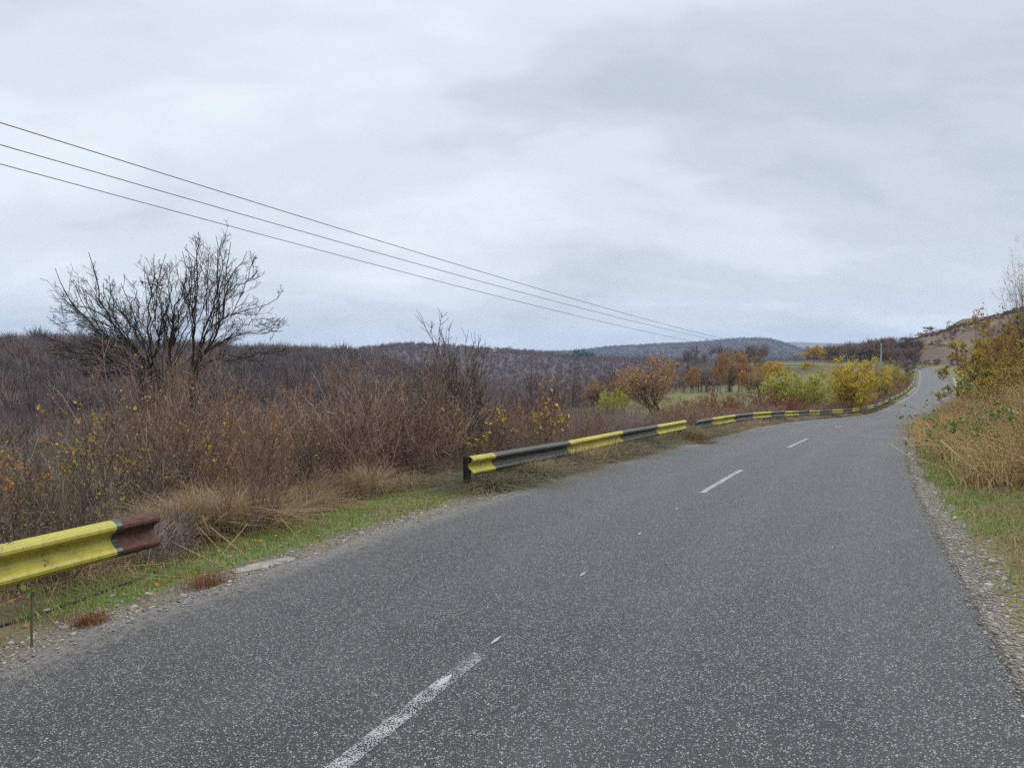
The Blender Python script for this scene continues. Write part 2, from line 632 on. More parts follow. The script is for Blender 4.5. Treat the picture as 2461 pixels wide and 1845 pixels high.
def mat_ground():
    m, nt, b, out = material("ground_soil")
    p = pos_of(nt)
    at = N(nt, "ShaderNodeAttribute", {"attribute_name": "Col"})
    f1 = noise(nt, p, 2.2, 8, 0.65)
    f2 = noise(nt, p, 35.0, 4, 0.6)
    f3 = noise(nt, p, 0.28, 6, 0.7)
    k = mth(nt, "ADD", mth(nt, "MULTIPLY", f1, 0.6), mth(nt, "ADD", mth(nt, "MULTIPLY", f2, 0.4), mth(nt, "MULTIPLY", f3, 0.6)))
    kk = ramp(nt, k, [(0.45, 0.45), (1.1, 1.5)])
    c = mixc(nt, 1.0, at.outputs["Color"], kk, "MULTIPLY")
    setin(nt, b, "Base Color", c)
    setin(nt, b, "Roughness", 0.95)
    setin(nt, b, "Specular IOR Level", 0.1)
    bump(nt, b, f2, 0.6, 0.03)
    return m


def mat_attr(name, rough=0.9):
    m, nt, b, out = material(name)
    at = N(nt, "ShaderNodeAttribute", {"attribute_name": "Col"})
    setin(nt, b, "Base Color", at.outputs["Color"])
    setin(nt, b, "Roughness", rough)
    setin(nt, b, "Specular IOR Level", 0.1)
    return m


def mat_rail(name, base, worn, amount, rough):
    m, nt, b, out = material(name)
    p = pos_of(nt)
    n1 = noise(nt, p, 5.0, 6, 0.65)
    n2 = noise(nt, p, 60.0, 4, 0.6)
    c = mixc(nt, ramp(nt, n1, [(0.45, 0.0), (0.8, amount)]), base, worn)
    rust = ramp(nt, mth(nt, "ADD", n1, mth(nt, "MULTIPLY", n2, 0.55)), [(0.93, 0.0), (0.97, 1.0)])
    c = mixc(nt, rust, c, (.10, .040, .022))
    c = mixc(nt, ramp(nt, n2, [(0.3, 0.35), (0.6, 0.0)]), c, tuple(x * 0.6 for x in base))
    mp = N(nt, "ShaderNodeMapping", None, Vector=p, Scale=(16.0, 16.0, 2.2))
    n3 = noise(nt, mp.outputs[0], 1.0, 5, 0.6)
    c = mixc(nt, ramp(nt, n3, [(0.50, 0.0), (0.75, 0.42)]), c, (.075, .062, .042))
    setin(nt, b, "Base Color", c)
    setin(nt, b, "Roughness", rough)
    setin(nt, b, "Specular IOR Level", 0.4)
    bump(nt, b, n2, 0.25, 0.004)
    return m


M = {}
M["asphalt"] = mat_asphalt()
M["paint"] = mat_paint_line()
M["ground"] = mat_ground()
M["forest"] = mat_attr("forest_twigs")
_nt = M["forest"].node_tree
_b = [n for n in _nt.nodes if n.type == "BSDF_PRINCIPLED"][0]
_g = _nt.nodes.new("ShaderNodeNewGeometry")
_v = N(_nt, "ShaderNodeVectorMath", {"operation": "MULTIPLY_ADD"}, i0=_g.outputs["Normal"], i1=(.45, .45, .45), i2=(0, 0, .8))
_nt.links.new(N(_nt, "ShaderNodeVectorMath", {"operation": "NORMALIZE"}, i0=_v.outputs[0]).outputs[0], _b.inputs["Normal"])
M["yellow"] = mat_rail("yellow_rail_paint", (.41, .36, .05), (.27, .24, .07), 0.9, 0.5)
M["black"] = mat_rail("black_rail_paint", (.045, .043, .042), (.12, .115, .11), 0.8, 0.45)
M["bluepaint"] = mat_plain("blue_black_paint", (.02, .03, .04), (.04, .055, .065), 12, 0.4, 0.5)
M["rust"] = mat_plain("rusty_steel", (.050, .023, .017), (.125, .056, .038), 26, 0.75, 0.3, 0.3)
M["post"] = mat_plain("dark_post_steel", (.018, .017, .017), (.05, .042, .036), 14, 0.6, 0.3)
M["concrete"] = mat_plain("weathered_concrete", (.17, .16, .135), (.31, .295, .26), 9, 0.85, 0.2, 0.3)
M["polec"] = mat_plain("pole_concrete", (.28, .27, .25), (.42, .41, .39), 4, 0.85, 0.2)
M["iron"] = mat_plain("dark_iron", (.025, .02, .02), (.06, .05, .045), 6, 0.6, 0.3)
M["wire"] = mat_plain("wire_metal", (.09, .09, .095), (.12, .12, .125), 2, 0.5, 0.4)
M["cable"] = mat_plain("black_cable_sheath", (.02, .018, .016), (.05, .045, .04), 20, 0.6, 0.3)
M["gravel"] = mat_island("gravel_stone", [(.11, .10, .088), (.22, .20, .175), (.31, .285, .24), (.18, .15, .12), (.42, .40, .36), (.16, .14, .12)], 0.85, 0.25)
M["stone"] = mat_plain("pale_stone", (.22, .20, .17), (.40, .37, .32), 22, 0.8, 0.25, 0.3)
BARK = [(.055, .045, .038), (.085, .07, .058), (.045, .038, .034)]
M["bark"] = mat_island("dark_bark", BARK, 0.9, 0.15)
M["bark_moss"] = mat_island("mossy_bark", [(.045, .042, .030), (.060, .055, .036), (.038, .034, .028)], 0.9, 0.15)
M["twig_red"] = mat_island("red_brown_twig", [(.15, .092, .068), (.33, .22, .165), (.10, .066, .052), (.27, .165, .12), (.20, .125, .092), (.52, .40, .32)], 0.85, 0.2, 0, 0.4)
M["twig_dark"] = mat_island("dark_brown_twig", [(.09, .072, .058), (.20, .155, .12), (.065, .054, .046), (.15, .115, .09), (.42, .35, .28)], 0.85, 0.2, 0, 0.35)
M["twig_mauve"] = mat_island("mauve_brown_twig", [(.20, .14, .12), (.27, .195, .165), (.15, .11, .10)], 0.85, 0.2, 0, 0.4)
M["twig_pale"] = mat_island("pale_mauve_twig", [(.25, .205, .20), (.36, .30, .30), (.17, .135, .13), (.30, .25, .245)], 0.85, 0.2, 0, 0.25)
M["twig_crimson"] = mat_island("crimson_twig", [(.14, .035, .035), (.20, .055, .05), (.10, .035, .032)], 0.8, 0.25, 0, 0.2)
M["twig_olive"] = mat_island("olive_twig", [(.12, .11, .065), (.085, .085, .05), (.17, .14, .085)], 0.85, 0.2, 0, 0.3)
M["twig_gold"] = mat_island("golden_twig", [(.24, .19, .07), (.32, .25, .08), (.18, .14, .06)], 0.8, 0.2)
M["leaf_tan"] = mat_island("tan_dead_leaf", [(.22, .125, .065), (.38, .25, .13), (.15, .085, .05), (.30, .17, .08), (.44, .27, .10)], 0.8, 0.2, .2, 0.2)
M["leaf_yellow"] = mat_island("yellow_autumn_leaf", [(.50, .32, .04), (.62, .42, .07), (.38, .22, .04), (.46, .36, .06)], 0.7, 0.25, .3, 0.15)
M["leaf_orange"] = mat_island("orange_autumn_leaf", [(.40, .17, .05), (.50, .25, .07), (.27, .12, .05), (.34, .19, .08)], 0.75, 0.2, .25, 0.2)
M["leaf_rust"] = mat_island("rust_autumn_leaf", [(.38, .23, .11), (.48, .30, .12), (.28, .18, .10), (.64, .38, .11), (.42, .28, .17)], 0.8, 0.2, .25)
M["leaf_cone"] = mat_island("russet_leaf", [(.36, .19, .08), (.46, .26, .09), (.26, .14, .07), (.58, .33, .09)], 0.75, 0.2, .25, .2)
M["leaf_gold"] = mat_island("golden_willow_leaf", [(.56, .43, .05), (.70, .54, .07), (.42, .32, .04), (.60, .46, .05)], 0.7, 0.25, .3, 0.1)
M["leaf_lime"] = mat_island("yellow_green_leaf", [(.36, .36, .06), (.48, .46, .08), (.28, .29, .06), (.58, .48, .07)], 0.7, 0.25, .3, 0.1)
M["leaf_willow"] = mat_island("brown_gold_leaf", [(.40, .28, .06), (.54, .39, .08), (.28, .20, .055), (.38, .31, .08), (.62, .40, .07)], 0.75, 0.2, .25, 0.15)
M["leaf_red"] = mat_island("dull_red_leaf", [(.20, .075, .05), (.27, .10, .055), (.13, .055, .045), (.33, .13, .05)], 0.8, 0.2, .2, 0.3)
M["leaf_green"] = mat_island("bramble_leaf", [(.10, .16, .035), (.16, .24, .05), (.07, .12, .03), (.24, .30, .06)], 0.5, 0.4, .2, 0.0)
M["grass_green"] = mat_island("green_grass_blade", [(.12, .20, .03), (.17, .27, .045), (.095, .155, .028), (.23, .28, .06), (.27, .25, .08), (.34, .28, .13)], 0.65, 0.3, .25)
M["grass_dry"] = mat_island("dry_grass_blade", [(.30, .205, .11), (.42, .30, .17), (.24, .15, .085), (.36, .27, .17), (.20, .17, .08)], 0.75, 0.2, .25)
M["grass_gold"] = mat_island("golden_reed_blade", [(.44, .29, .11), (.64, .46, .22), (.28, .18, .08), (.54, .42, .25), (.21, .16, .08), (.33, .31, .11), (.66, .42, .15), (.50, .38, .22)], 0.7, 0.2, .3, .3)
M["weed_rust"] = mat_island("rust_weed", [(.16, .07, .035), (.22, .11, .05), (.13, .065, .04)], 0.8, 0.2, .1)

# ------------------------------------------------------------------ terrain sheet
rng = np.random.default_rng(11)


def build_ground():
    rr = np.concatenate([[.6], np.exp(np.linspace(math.log(1.2), math.log(60), 360)), np.exp(np.linspace(math.log(61.5), math.log(5500), 215))])
    front = np.radians(np.linspace(-50, 50, 860))
    side = np.radians(np.concatenate([np.linspace(51, 100, 80), np.linspace(101, 259, 60), np.linspace(260, 309, 80)]))
    az = np.concatenate([front, side])
    X, Y = np.outer(rr, np.sin(az)), np.outer(rr, np.cos(az))
    z, d, de, so = ground_z(X, Y, True)
    r = np.hypot(X, Y)
    u = 1106 + 1500 * X / np.maximum(Y, 0.25 * np.abs(X) + 0.01)
    n1, n2 = fbm(X / 3.0, Y / 3.0, 21), fbm(X / 30.0, Y / 30.0, 22)
    C = np.zeros(X.shape + (3,))
    brown = np.array([.070, .056, .042])
    C[:] = brown

    def lay(w, col):
        nonlocal C
        w = np.clip(w, 0, 1)[..., None]
        C = C * (1 - w) + np.array(col) * w
    far = smooth(120, 260, r)
    lay(far, (.085, .066, .060))
    lay(far * smooth(.5, .65, n2), (.075, .06, .06))
    # the green meadow beyond the guardrail and the brown hillside pasture on the right
    lay(smooth(1290, 1360, u) * (1 - smooth(1880, 1960, u)) * smooth(64, 80, r) * (1 - smooth(165, 200, r)) * (d > 4), (.115, .118, .042))
    lay(smooth(1290, 1360, u) * (1 - smooth(1880, 1960, u)) * smooth(64, 80, r) * (1 - smooth(165, 200, r)) * (d > 4) * smooth(.42, .62, n2), (.135, .125, .06))
    hill = smooth(1740, 1800, u) * smooth(150, 190, r) * (1 - smooth(420, 520, r))
    lay(hill, (.125, .090, .068))
    lay(hill * smooth(.45, .6, fbm(X / 16, z / 1.8, 31)), (.165, .125, .078))
    lay(hill * smooth(.50, .62, fbm(X / 18, z / 1.3, 33)), (.070, .050, .040))
    lay((d < -3) * (d > -200) * (r < 190) * smooth(3, 9, de) * 0.9, (.13, .105, .065))
    # verges
    lv = (d > 0) & (de < 3.2) & (r < 330)
    rv = (d < 0) & (de < 6) & (r < 330)
    lay(lv * 0.95, (.135, .115, .07))
    lay(lv * smooth(.5, .62, n1), (.11, .135, .045))
    lay(rv * 0.95, (.155, .14, .07))
    lay(rv * smooth(.46, .58, n1), (.12, .155, .04))
    gr = (de < np.where(d > 0, .34, .20) + (n1 - .5) * .5) & (r < 330)
    lay(gr * 0.95, (.15, .132, .105))
    n, k = X.shape
    V = np.stack([X, Y, z], -1).reshape(-1, 3)
    V = np.concatenate([V, [[0, 0, gz(0.01, 0.01)]]])
    C = np.concatenate([C.reshape(-1, 3), [[.1, .1, .1]]])
    idx = np.arange(n * k).reshape(n, k)
    nx = np.roll(idx, -1, 1)
    Q = np.stack([idx[:-1], idx[1:], nx[1:], nx[:-1]], -1).reshape(-1, 4)
    T = np.stack([np.full(k, n * k), idx[0], nx[0]], -1)
    me = mk_mesh("ground", V, [Q, T], [M["ground"]], None, True, {"Col": C})
    tag(obj("ground", me), "rolling ground with verges, meadow, pasture and wooded hills", None, None, "structure")


build_ground()


def build_road():
    s = np.concatenate([np.arange(-18, 30, .12), np.arange(30, 222, .5)])
    offs = np.array([-2.65, -2.6, -2.5, -2.35, -2.1, -1.6, -1.2, -.8, -.4, 0, .4, .8, 1.2, 1.6, 2.1, 2.35, 2.5, 2.6, 2.65])
    n, k = len(s), len(offs)
    eL = (fbm(s * 2.2, s * 0 + 1, 41, 3) - .5) * .16
    eR = (fbm(s * 1.6, s * 0 + 7, 43, 3) - .5) * .10
    O = np.repeat(offs[None], n, 0)
    wl = smooth(1.8, 2.65, O)
    wr = smooth(1.8, 2.65, -O)
    O = O + wl * eL[:, None] - wr * eR[:, None]
    P = np.stack([road_pt(s, O[:, j]) for j in range(k)], 1)
    P[..., 2] += (fbm(P[..., 0] * .8, P[..., 1] * .8, 47, 2) - .5) * .012
    # rounded edge and a skirt down into the shoulder
    P[:, 0, 2] -= .012
    P[:, -1, 2] -= .012
    sl, sr = P[:, -1].copy(), P[:, 0].copy()
    sl[:, 2] -= .10
    sr[:, 2] -= .10
    A = np.concatenate([sr[:, None], P, sl[:, None]], 1)
    k2 = k + 2
    idx = np.arange(n * k2).reshape(n, k2)
    Q = np.stack([idx[:-1, :-1], idx[:-1, 1:], idx[1:, 1:], idx[1:, :-1]], -1).reshape(-1, 4)
    e = np.concatenate([[1], np.interp(np.abs(offs), [1.5, 2.1, 2.45, 2.65], [0, .42, .80, 1.05]), [1]])
    e[:k2 // 2] *= 0.42
    E = np.repeat(e[None], n, 0).reshape(-1)
    me = mk_mesh("road", A.reshape(-1, 3), [Q[:, ::-1]], [M["asphalt"]], None, True)
    a = me.attributes.new("edge", "FLOAT", "POINT")
    a.data.foreach_set("value", E.astype(np.float32))
    a = me.attributes.new("across", "FLOAT", "POINT")
    a.data.foreach_set("value", np.repeat(np.concatenate([[-1], offs / 2.65, [1]])[None], n, 0).reshape(-1).astype(np.float32))
    tag(obj("road", me), "grey asphalt country road curving away and up the hill", None, None, "structure")
    # painted centre line: worn dashes and two or three left-over flecks
    V, Fq, W = [], [], []
    for s0, s1, w, wear, off in [(-1.5, 4.42, .095, .075, 0), (3.97, 4.12, .045, -.3, .01), (4.57, 4.70, .026, -.2, .01), (6.06, 6.21, .024, -.2, 0.01), (7.67, 7.79, .022, -.2, 0),
                                  (9.25, 9.4, .022, -.16, 0), (10.76, 14.0, .085, -.02, 0), (20.15, 23.94, .095, -.02, 0), (32, 35.2, .10, 0.07, 0), (76, 80, .12, 0.12, 0), (86, 90, .12, 0.12, 0), (97, 102, .12, 0.1, 0),
                                  (158, 160, .10, .06, 0), (165, 167, .11, .05, 0)]:
        t = np.linspace(s0, s1, max(3, int((s1 - s0) / .25) + 1))
        fleck = wear < -.15 and s1 < 10
        hw = np.full(len(t), w / 2)
        if fleck:
            hw = w / 2 * np.sin(np.linspace(.25, math.pi - .25, len(t)))
        b0 = sum(len(x) for x in V)
        # follow the road surface ripple, 4 mm above it
        pl, pr = road_pt(t, off + hw), road_pt(t, off - hw)
        for p in (pl, pr):
            p[:, 2] += .0045 + (fbm(p[:, 0] * .8, p[:, 1] * .8, 47, 2) - .5) * .012
        V.append(np.stack([pl, pr], 1).reshape(-1, 3))
        W.append(np.full(len(t) * 2, wear))
        i = b0 + np.arange(len(t) - 1) * 2
        Fq.append(np.stack([i, i + 1, i + 3, i + 2], 1))
    me = mk_mesh("road_markings", np.concatenate(V), [np.concatenate(Fq)], [M["paint"]], None, False)
    a = me.attributes.new("wear", "FLOAT", "POINT")
    a.data.foreach_set("value", np.concatenate(W).astype(np.float32))
    tag(obj("road_markings", me), "worn white dashes along the middle of the road", None, None, "structure")


build_road()

# ------------------------------------------------------------------ guardrails
PROF = [(0, .155), (.028, .152), (.062, .135), (.081, .112), (.083, .09), (.066, .068), (.03, .048), (.008, .028), (0, .008)]
PROF = PROF + [(a, -b) for a, b in PROF[::-1]]
RTOP = ([-20, 3, 8.9, 9.2, 11, 14, 17, 22.7, 24, 30, 45, 60, 80, 100, 170], [.52, .51, .50, .46, .45, .45, .51, .55, .48, .50, .53, .56, .54, .58, .60])


def beam(s0, s1, mat_at, cuts=(), skew=0.0):
    """one W-profile rail from s0 to s1, painted in bands"""
    s = np.unique(np.concatenate([np.arange(s0, s1, .25), [s1], [c for c in cuts if s0 < c < s1], [c + .04 for c in cuts if s0 < c + .04 < s1]]))
    c = road_pt(s, PW / 2 + .8)
    c[:, 2] += np.interp(s, *RTOP) - .155
    nh = np.stack([np.interp(s, S, PNH[:, i]) for i in range(3)], 1)
    pr = np.array(PROF)
    inner = np.stack([pr[:, 0] - .006, pr[:, 1] * .985], 1)[::-1]
    loop = np.concatenate([pr, inner])
    k = len(loop)
    V = c[:, None] - nh[:, None] * loop[None, :, :1] + np.array([0, 0, 1.0]) * loop[None, :, 1:]
    if skew:
        # bent and bruised end lips
        e = np.exp(-np.abs(s - s1) / .12)[:, None]
        V[:, :, 2] += e * np.sin(loop[:, 0][None] * 40 + 1) * skew
    n = len(s)
    idx = np.arange(n * k).reshape(n, k)
    nx = np.roll(idx, -1, 1)
    Q = np.stack([idx[:-1], nx[:-1], nx[1:], idx[1:]], -1)
    mi = np.repeat(np.array([mat_at(.5 * (a + b)) for a, b in zip(s[:-1], s[1:])])[:, None], k, 1).ravel()
    h = len(pr)
    caps = []
    for row in (idx[0], idx[-1]):
        for j in range(h - 1):
            caps.append([row[j], row[j + 1], row[k - 2 - j], row[k - 1 - j]])
    return V.reshape(-1, 3), np.concatenate([Q.reshape(-1, 4), caps]), np.concatenate([mi, np.full(len(caps), mi[-1])])


def rail_post(s, parent, base):
    p = road_pt(np.array([s]), PW / 2 + .8)[0]
    top = p[2] + float(np.interp(s, *RTOP)) - .01
    nh = np.array([np.interp(s, S, PNH[:, i]) for i in range(3)])
    q = p + nh * .055
    g = gz(q[0], q[1]) - .35
    mb = MB()
    t = np.array([nh[1], -nh[0], 0])
    h = top - g
    for off, sz in ((0, (.006, .10)), (.05, (.055, .008)), (-.05, (.055, .008))):
        cc = q + nh * off
        mb.box((cc[0], cc[1], g + h / 2), (sz[0], sz[1], h) if False else (sz[1] if off else sz[1], sz[0], h) if False else (sz[0], sz[1], h), t)
    me = mb.build("post", [M["post"]])
    me.transform(__import__("mathutils").Matrix.Translation(-Vector(base)))
    obj("post", me, parent)


def guardrail(label, segs, posts, mat_at, cuts, mats, group=None, skew=0.0):
    p0 = road_pt(np.array([segs[0][0]]), PW / 2 + .8)[0]
    base = (float(p0[0]), float(p0[1]), gz(p0[0], p0[1]))
    root = empty("guardrail", base)
    tag(root, label, "guardrail", group)
    for a, b in segs:
        V, Q, mi = beam(a, b, mat_at, cuts, skew)
        V = V - np.array(base)
        me = mk_mesh("rail_beam", V, [Q], mats, mi, False)
        obj("rail_beam", me, root)
    for s in posts:
        rail_post(s, root, base)
    return root


cut1 = [4.51, 4.56]
guardrail("yellow guardrail ending in a rusty cut end above the grass verge", [(-14, 4.9)], [-13, -9, -5, -1.2],
          lambda s: 0 if s < 4.51 else (1 if s < 4.575 else 2), cut1, [M["yellow"], M["bluepaint"], M["rust"]], skew=.004)
c2 = [10.95, 14.04, 17.14, 19.91]
guardrail("short striped guardrail with a dented yellow end on a dark post, half in weeds", [(10.22, 14.3), (14.302, 18.5), (18.502, 22.7)], [10.27, 14.3, 18.5, 22.4],
          lambda s: 0 if (s < c2[0] or c2[1] < s < c2[2] or s > c2[3]) else 1, c2, [M["yellow"], M["black"]], skew=.006)
c3 = [26.07, 29.49, 32.93, 37.32, 41.67, 47.05, 51.28, 55.06, 59.41] + list(np.arange(63.4, 170, 4))


def band(s):
    return 1 if (np.searchsorted(c3, s) % 2 == 0) else 0


g3 = [(24.0, 28.0)] + [(a + .002, a + 4) for a in np.arange(28.0, 164, 4)]
guardrail("long striped guardrail sweeping along the road towards the far hill", g3, [24.9] + list(np.arange(28, 166, 4)), band, c3, [M["yellow"], M["black"]])

# ------------------------------------------------------------------ vegetation builders
def plant(name, parts):
    """first part is the root mesh, the others its children: [(part name, V, groups, material)]"""
    pn, V, G, m = parts[0]
    root = obj(name, mk_mesh(name, V, G, [m]))
    for pn, V, G, m in parts[1:]:
        obj(pn, mk_mesh(pn, V, G, [m]), root)
    return root


def cat_tubes(lst):
    V, Q, n = [], [], 0
    for P, R, k in lst:
        v, q = tubes(P, R, k)
        V.append(v)
        Q.append(q + n)
        n += len(v)
    return np.concatenate(V), [np.concatenate(Q)]


def fit_unit(Ps, H, W, tip=False):
    """scale grown lines in place so the plant is H high and W wide"""
    A = np.concatenate([q.reshape(-1, 3) for q in Ps])
    # keep single runaway twigs from standing far above the crown
    kz = H / (A[:, 2].max() * .98 if tip else max(np.percentile(A[:, 2], 99.3), Ps[0][..., 2].max() * .97))
    kr = W / 2 / np.percentile(np.hypot(A[:, 0], A[:, 1]), 88)
    for q in Ps:
        q *= np.array([kr, kr, kz])


def shrub_geo(rng, H, W, stems=22, c1=7, c2=5, jit=.16, r=.009, nleaf=0, leaf=.04, c3=0, tilt=.45, ang=(20, 55), leaf_tr=(.3, 1), up=.06):
    base = rng.normal(0, W * .13, (stems, 3)) * np.array([1, 1, 0])
    d = np.concatenate([rng.normal(0, tilt, (stems, 2)) + base[:, :2] / max(W, .1) * .8, np.ones((stems, 1))], 1)
    L = H * rng.uniform(.62, 1.08, stems)
    P0, R0 = lines(rng, base, d, L, 7, jit * .7, up, np.full(stems, r) * rng.uniform(.6, 1.3, stems), np.full(stems, r * .3))
    T = [(P0, R0, 4)]
    P1, R1 = spawn(rng, P0, R0, c1, (.18, .98), ang, (.25, .5), 5, jit, up, .6, r * .3)
    T.append((P1, R1, 3))
    P2, R2 = spawn(rng, P1, R1, c2, (.2, 1), (20, 65), (.3, .6), 4, jit * 1.2, up, .65, r * .2)
    T.append((P2, R2, 3))
    last = P2
    if c3:
        P3, R3 = spawn(rng, P2, R2, c3, (.2, 1), (20, 65), (.4, .7), 3, jit, up, .7, r * .16)
        T.append((P3, R3, 3))
        last = P3
    fit_unit([t[0] for t in T], H, W)
    V, G = cat_tubes(T)
    if nleaf:
        lp = pts_on(rng, last, nleaf, leaf_tr)
        LV, LQ = leaf_quads(rng, lp, leaf, leaf * .3)
        return V, G, LV, [LQ]
    return V, G, None, None


def tree_geo(rng, H, W, trunk=.25, limbs=9, c1=7, c2=6, c3=3, r=.11, nleaf=0, leaf=.18, up=.05, jit=.14, spread=1.0, leaf_sp=.12, ang=(25, 60), lmin=.55, stems=1, twr=.5):
    """trunk with limbs (returned first) and the crown of twigs and leaves"""
    th = H * trunk
    base = rng.normal(0, r * (1.2 if stems > 1 else .01), (stems, 3)) * np.array([1, 1, 0])
    d0 = np.concatenate([rng.normal(0, .12 if stems == 1 else .35, (stems, 2)), np.ones((stems, 1))], 1)
    PT, RT_ = lines(rng, base, d0, np.full(stems, H * (.78 if stems == 1 else .8)) * rng.uniform(.85, 1.0, stems), 9, .06, .05, np.full(stems, r), np.full(stems, r * .22))
    T = [(PT, RT_, 7)]
    t0 = trunk / .78
    P1, R1 = spawn(rng, PT, RT_, limbs, (t0, .97), ang, (lmin * W / H * .9, lmin * W / H * 1.5 * spread), 7, jit, up, .55, r * .12)
    T.append((P1, R1, 5))
    P2, R2 = spawn(rng, P1, R1, c1, (.2, 1), (25, 60), (.3, .6), 5, jit * 1.2, up, .55, r * .05)
    C = [(P2, R2, 3)]
    P3, R3 = spawn(rng, P2, R2, c2, (.15, 1), (25, 65), (.35, .7), 4, jit * 1.2, up, .6, r * .05 * twr)
    C.append((P3, R3, 3))
    last = P3
    if c3:
        P4_, R4 = spawn(rng, P3, R3, c3, (.2, 1), (25, 65), (.4, .8), 3, jit, up, .7, r * .04 * twr)
        C.append((P4_, R4, 3))
        last = P4_
    fit_unit([t[0] for t in T + C], H, W, True)
    tr = cat_tubes(T)
    cr = cat_tubes(C)
    lv = None
    if nleaf:
        LV, LQ = leaf_quads(rng, pts_on(rng, last, nleaf, (.1, 1)), leaf, leaf_sp)
        lv = (LV, [LQ])
    return tr, cr, lv


def make_tree(name, tg, mt, mc, ml=None):
    root = empty(name)
    tr, cr, lv = tg
    obj("trunk", mk_mesh("trunk", tr[0], tr[1], [mt]), root)
    c = obj("crown", mk_mesh("crown", cr[0], cr[1], [mc]), root)
    if lv is not None:
        obj("leaves", mk_mesh("leaves", lv[0], lv[1], [ml]), c)
    return root


def place(o, x, y, z, rz=0.0, sc=1.0, scz=None):
    o.location = (x, y, z)
    o.rotation_euler = (0, 0, rz)
    o.scale = (sc, sc, scz if scz is not None else sc)
    return o


class Kind:
    """one template; the first call uses it, later calls copy it"""

    def __init__(s, make):
        s.make, s.first, s.used = make, None, False

    def __call__(s, label, cat, group=None):
        if s.first is None:
            s.first = s.make()
            o = s.first
        else:
            o = copy_tree(s.first)
        o["label"] = label
        o["category"] = cat
        if group:
            o["group"] = group
        elif "group" in o:
            del o["group"]
        return o


def shrub_kind(seed, tw, lf=None, **kw):
    def mk():
        r_ = np.random.default_rng(seed)
        V, G, LV, LG = shrub_geo(r_, 1.0, kw.pop("W", 1.0), **kw)
        parts = [("stems", V, G, M[tw])]
        if LV is not None:
            parts.append(("leaves", LV, LG, M[lf]))
        return plant("shrub", parts)
    return Kind(mk)


def tree_kind(seed, name, mt, mc, ml, **kw):
    def mk():
        r_ = np.random.default_rng(seed)
        H = kw.pop("H", 1.0)
        W = kw.pop("W", .8)
        return make_tree(name, tree_geo(r_, H, W, **kw), M[mt], M[mc], M[ml] if ml else None)
    return Kind(mk)


# ------------------------------------------------------------------ the thicket left of the road
TOPU = [-400, 0, 130, 330, 470, 610, 780, 1000, 1170, 1335, 1500, 1670, 1850, 2000]
TOPV = [1060, 1048, 1005, 945, 900, 938, 936, 938, 945, 962, 985, 985, 975, 965]
red = [shrub_kind(100 + i, "twig_red", "leaf_tan", W=1., stems=24, c1=8, c2=5, r=.0075, nleaf=260, leaf=.020, tilt=.24, ang=(14, 42)) for i in range(4)]
drk = [shrub_kind(120 + i, "twig_dark", "leaf_tan", W=1., stems=26, c1=8, c2=5, r=.0075, nleaf=520, leaf=.022, tilt=.28, ang=(15, 45)) for i in range(3)]
yel = [shrub_kind(140 + i, "twig_dark", "leaf_yellow", W=1., stems=18, c1=7, c2=5, r=.0065, nleaf=330, leaf=.026, leaf_tr=(.5, 1)) for i in range(2)]
pal = [shrub_kind(150 + i, "twig_pale", None, W=1., stems=26, c1=8, c2=6, r=.006, tilt=.6) for i in range(2)]
ora = [shrub_kind(165, "twig_red", "leaf_orange", W=1., stems=22, c1=7, c2=5, r=.0065, nleaf=900, leaf=.022)]
oli = [shrub_kind(160, "twig_olive", "leaf_tan", W=1., stems=26, c1=8, c2=6, r=.0055, nleaf=420, leaf=.020)]


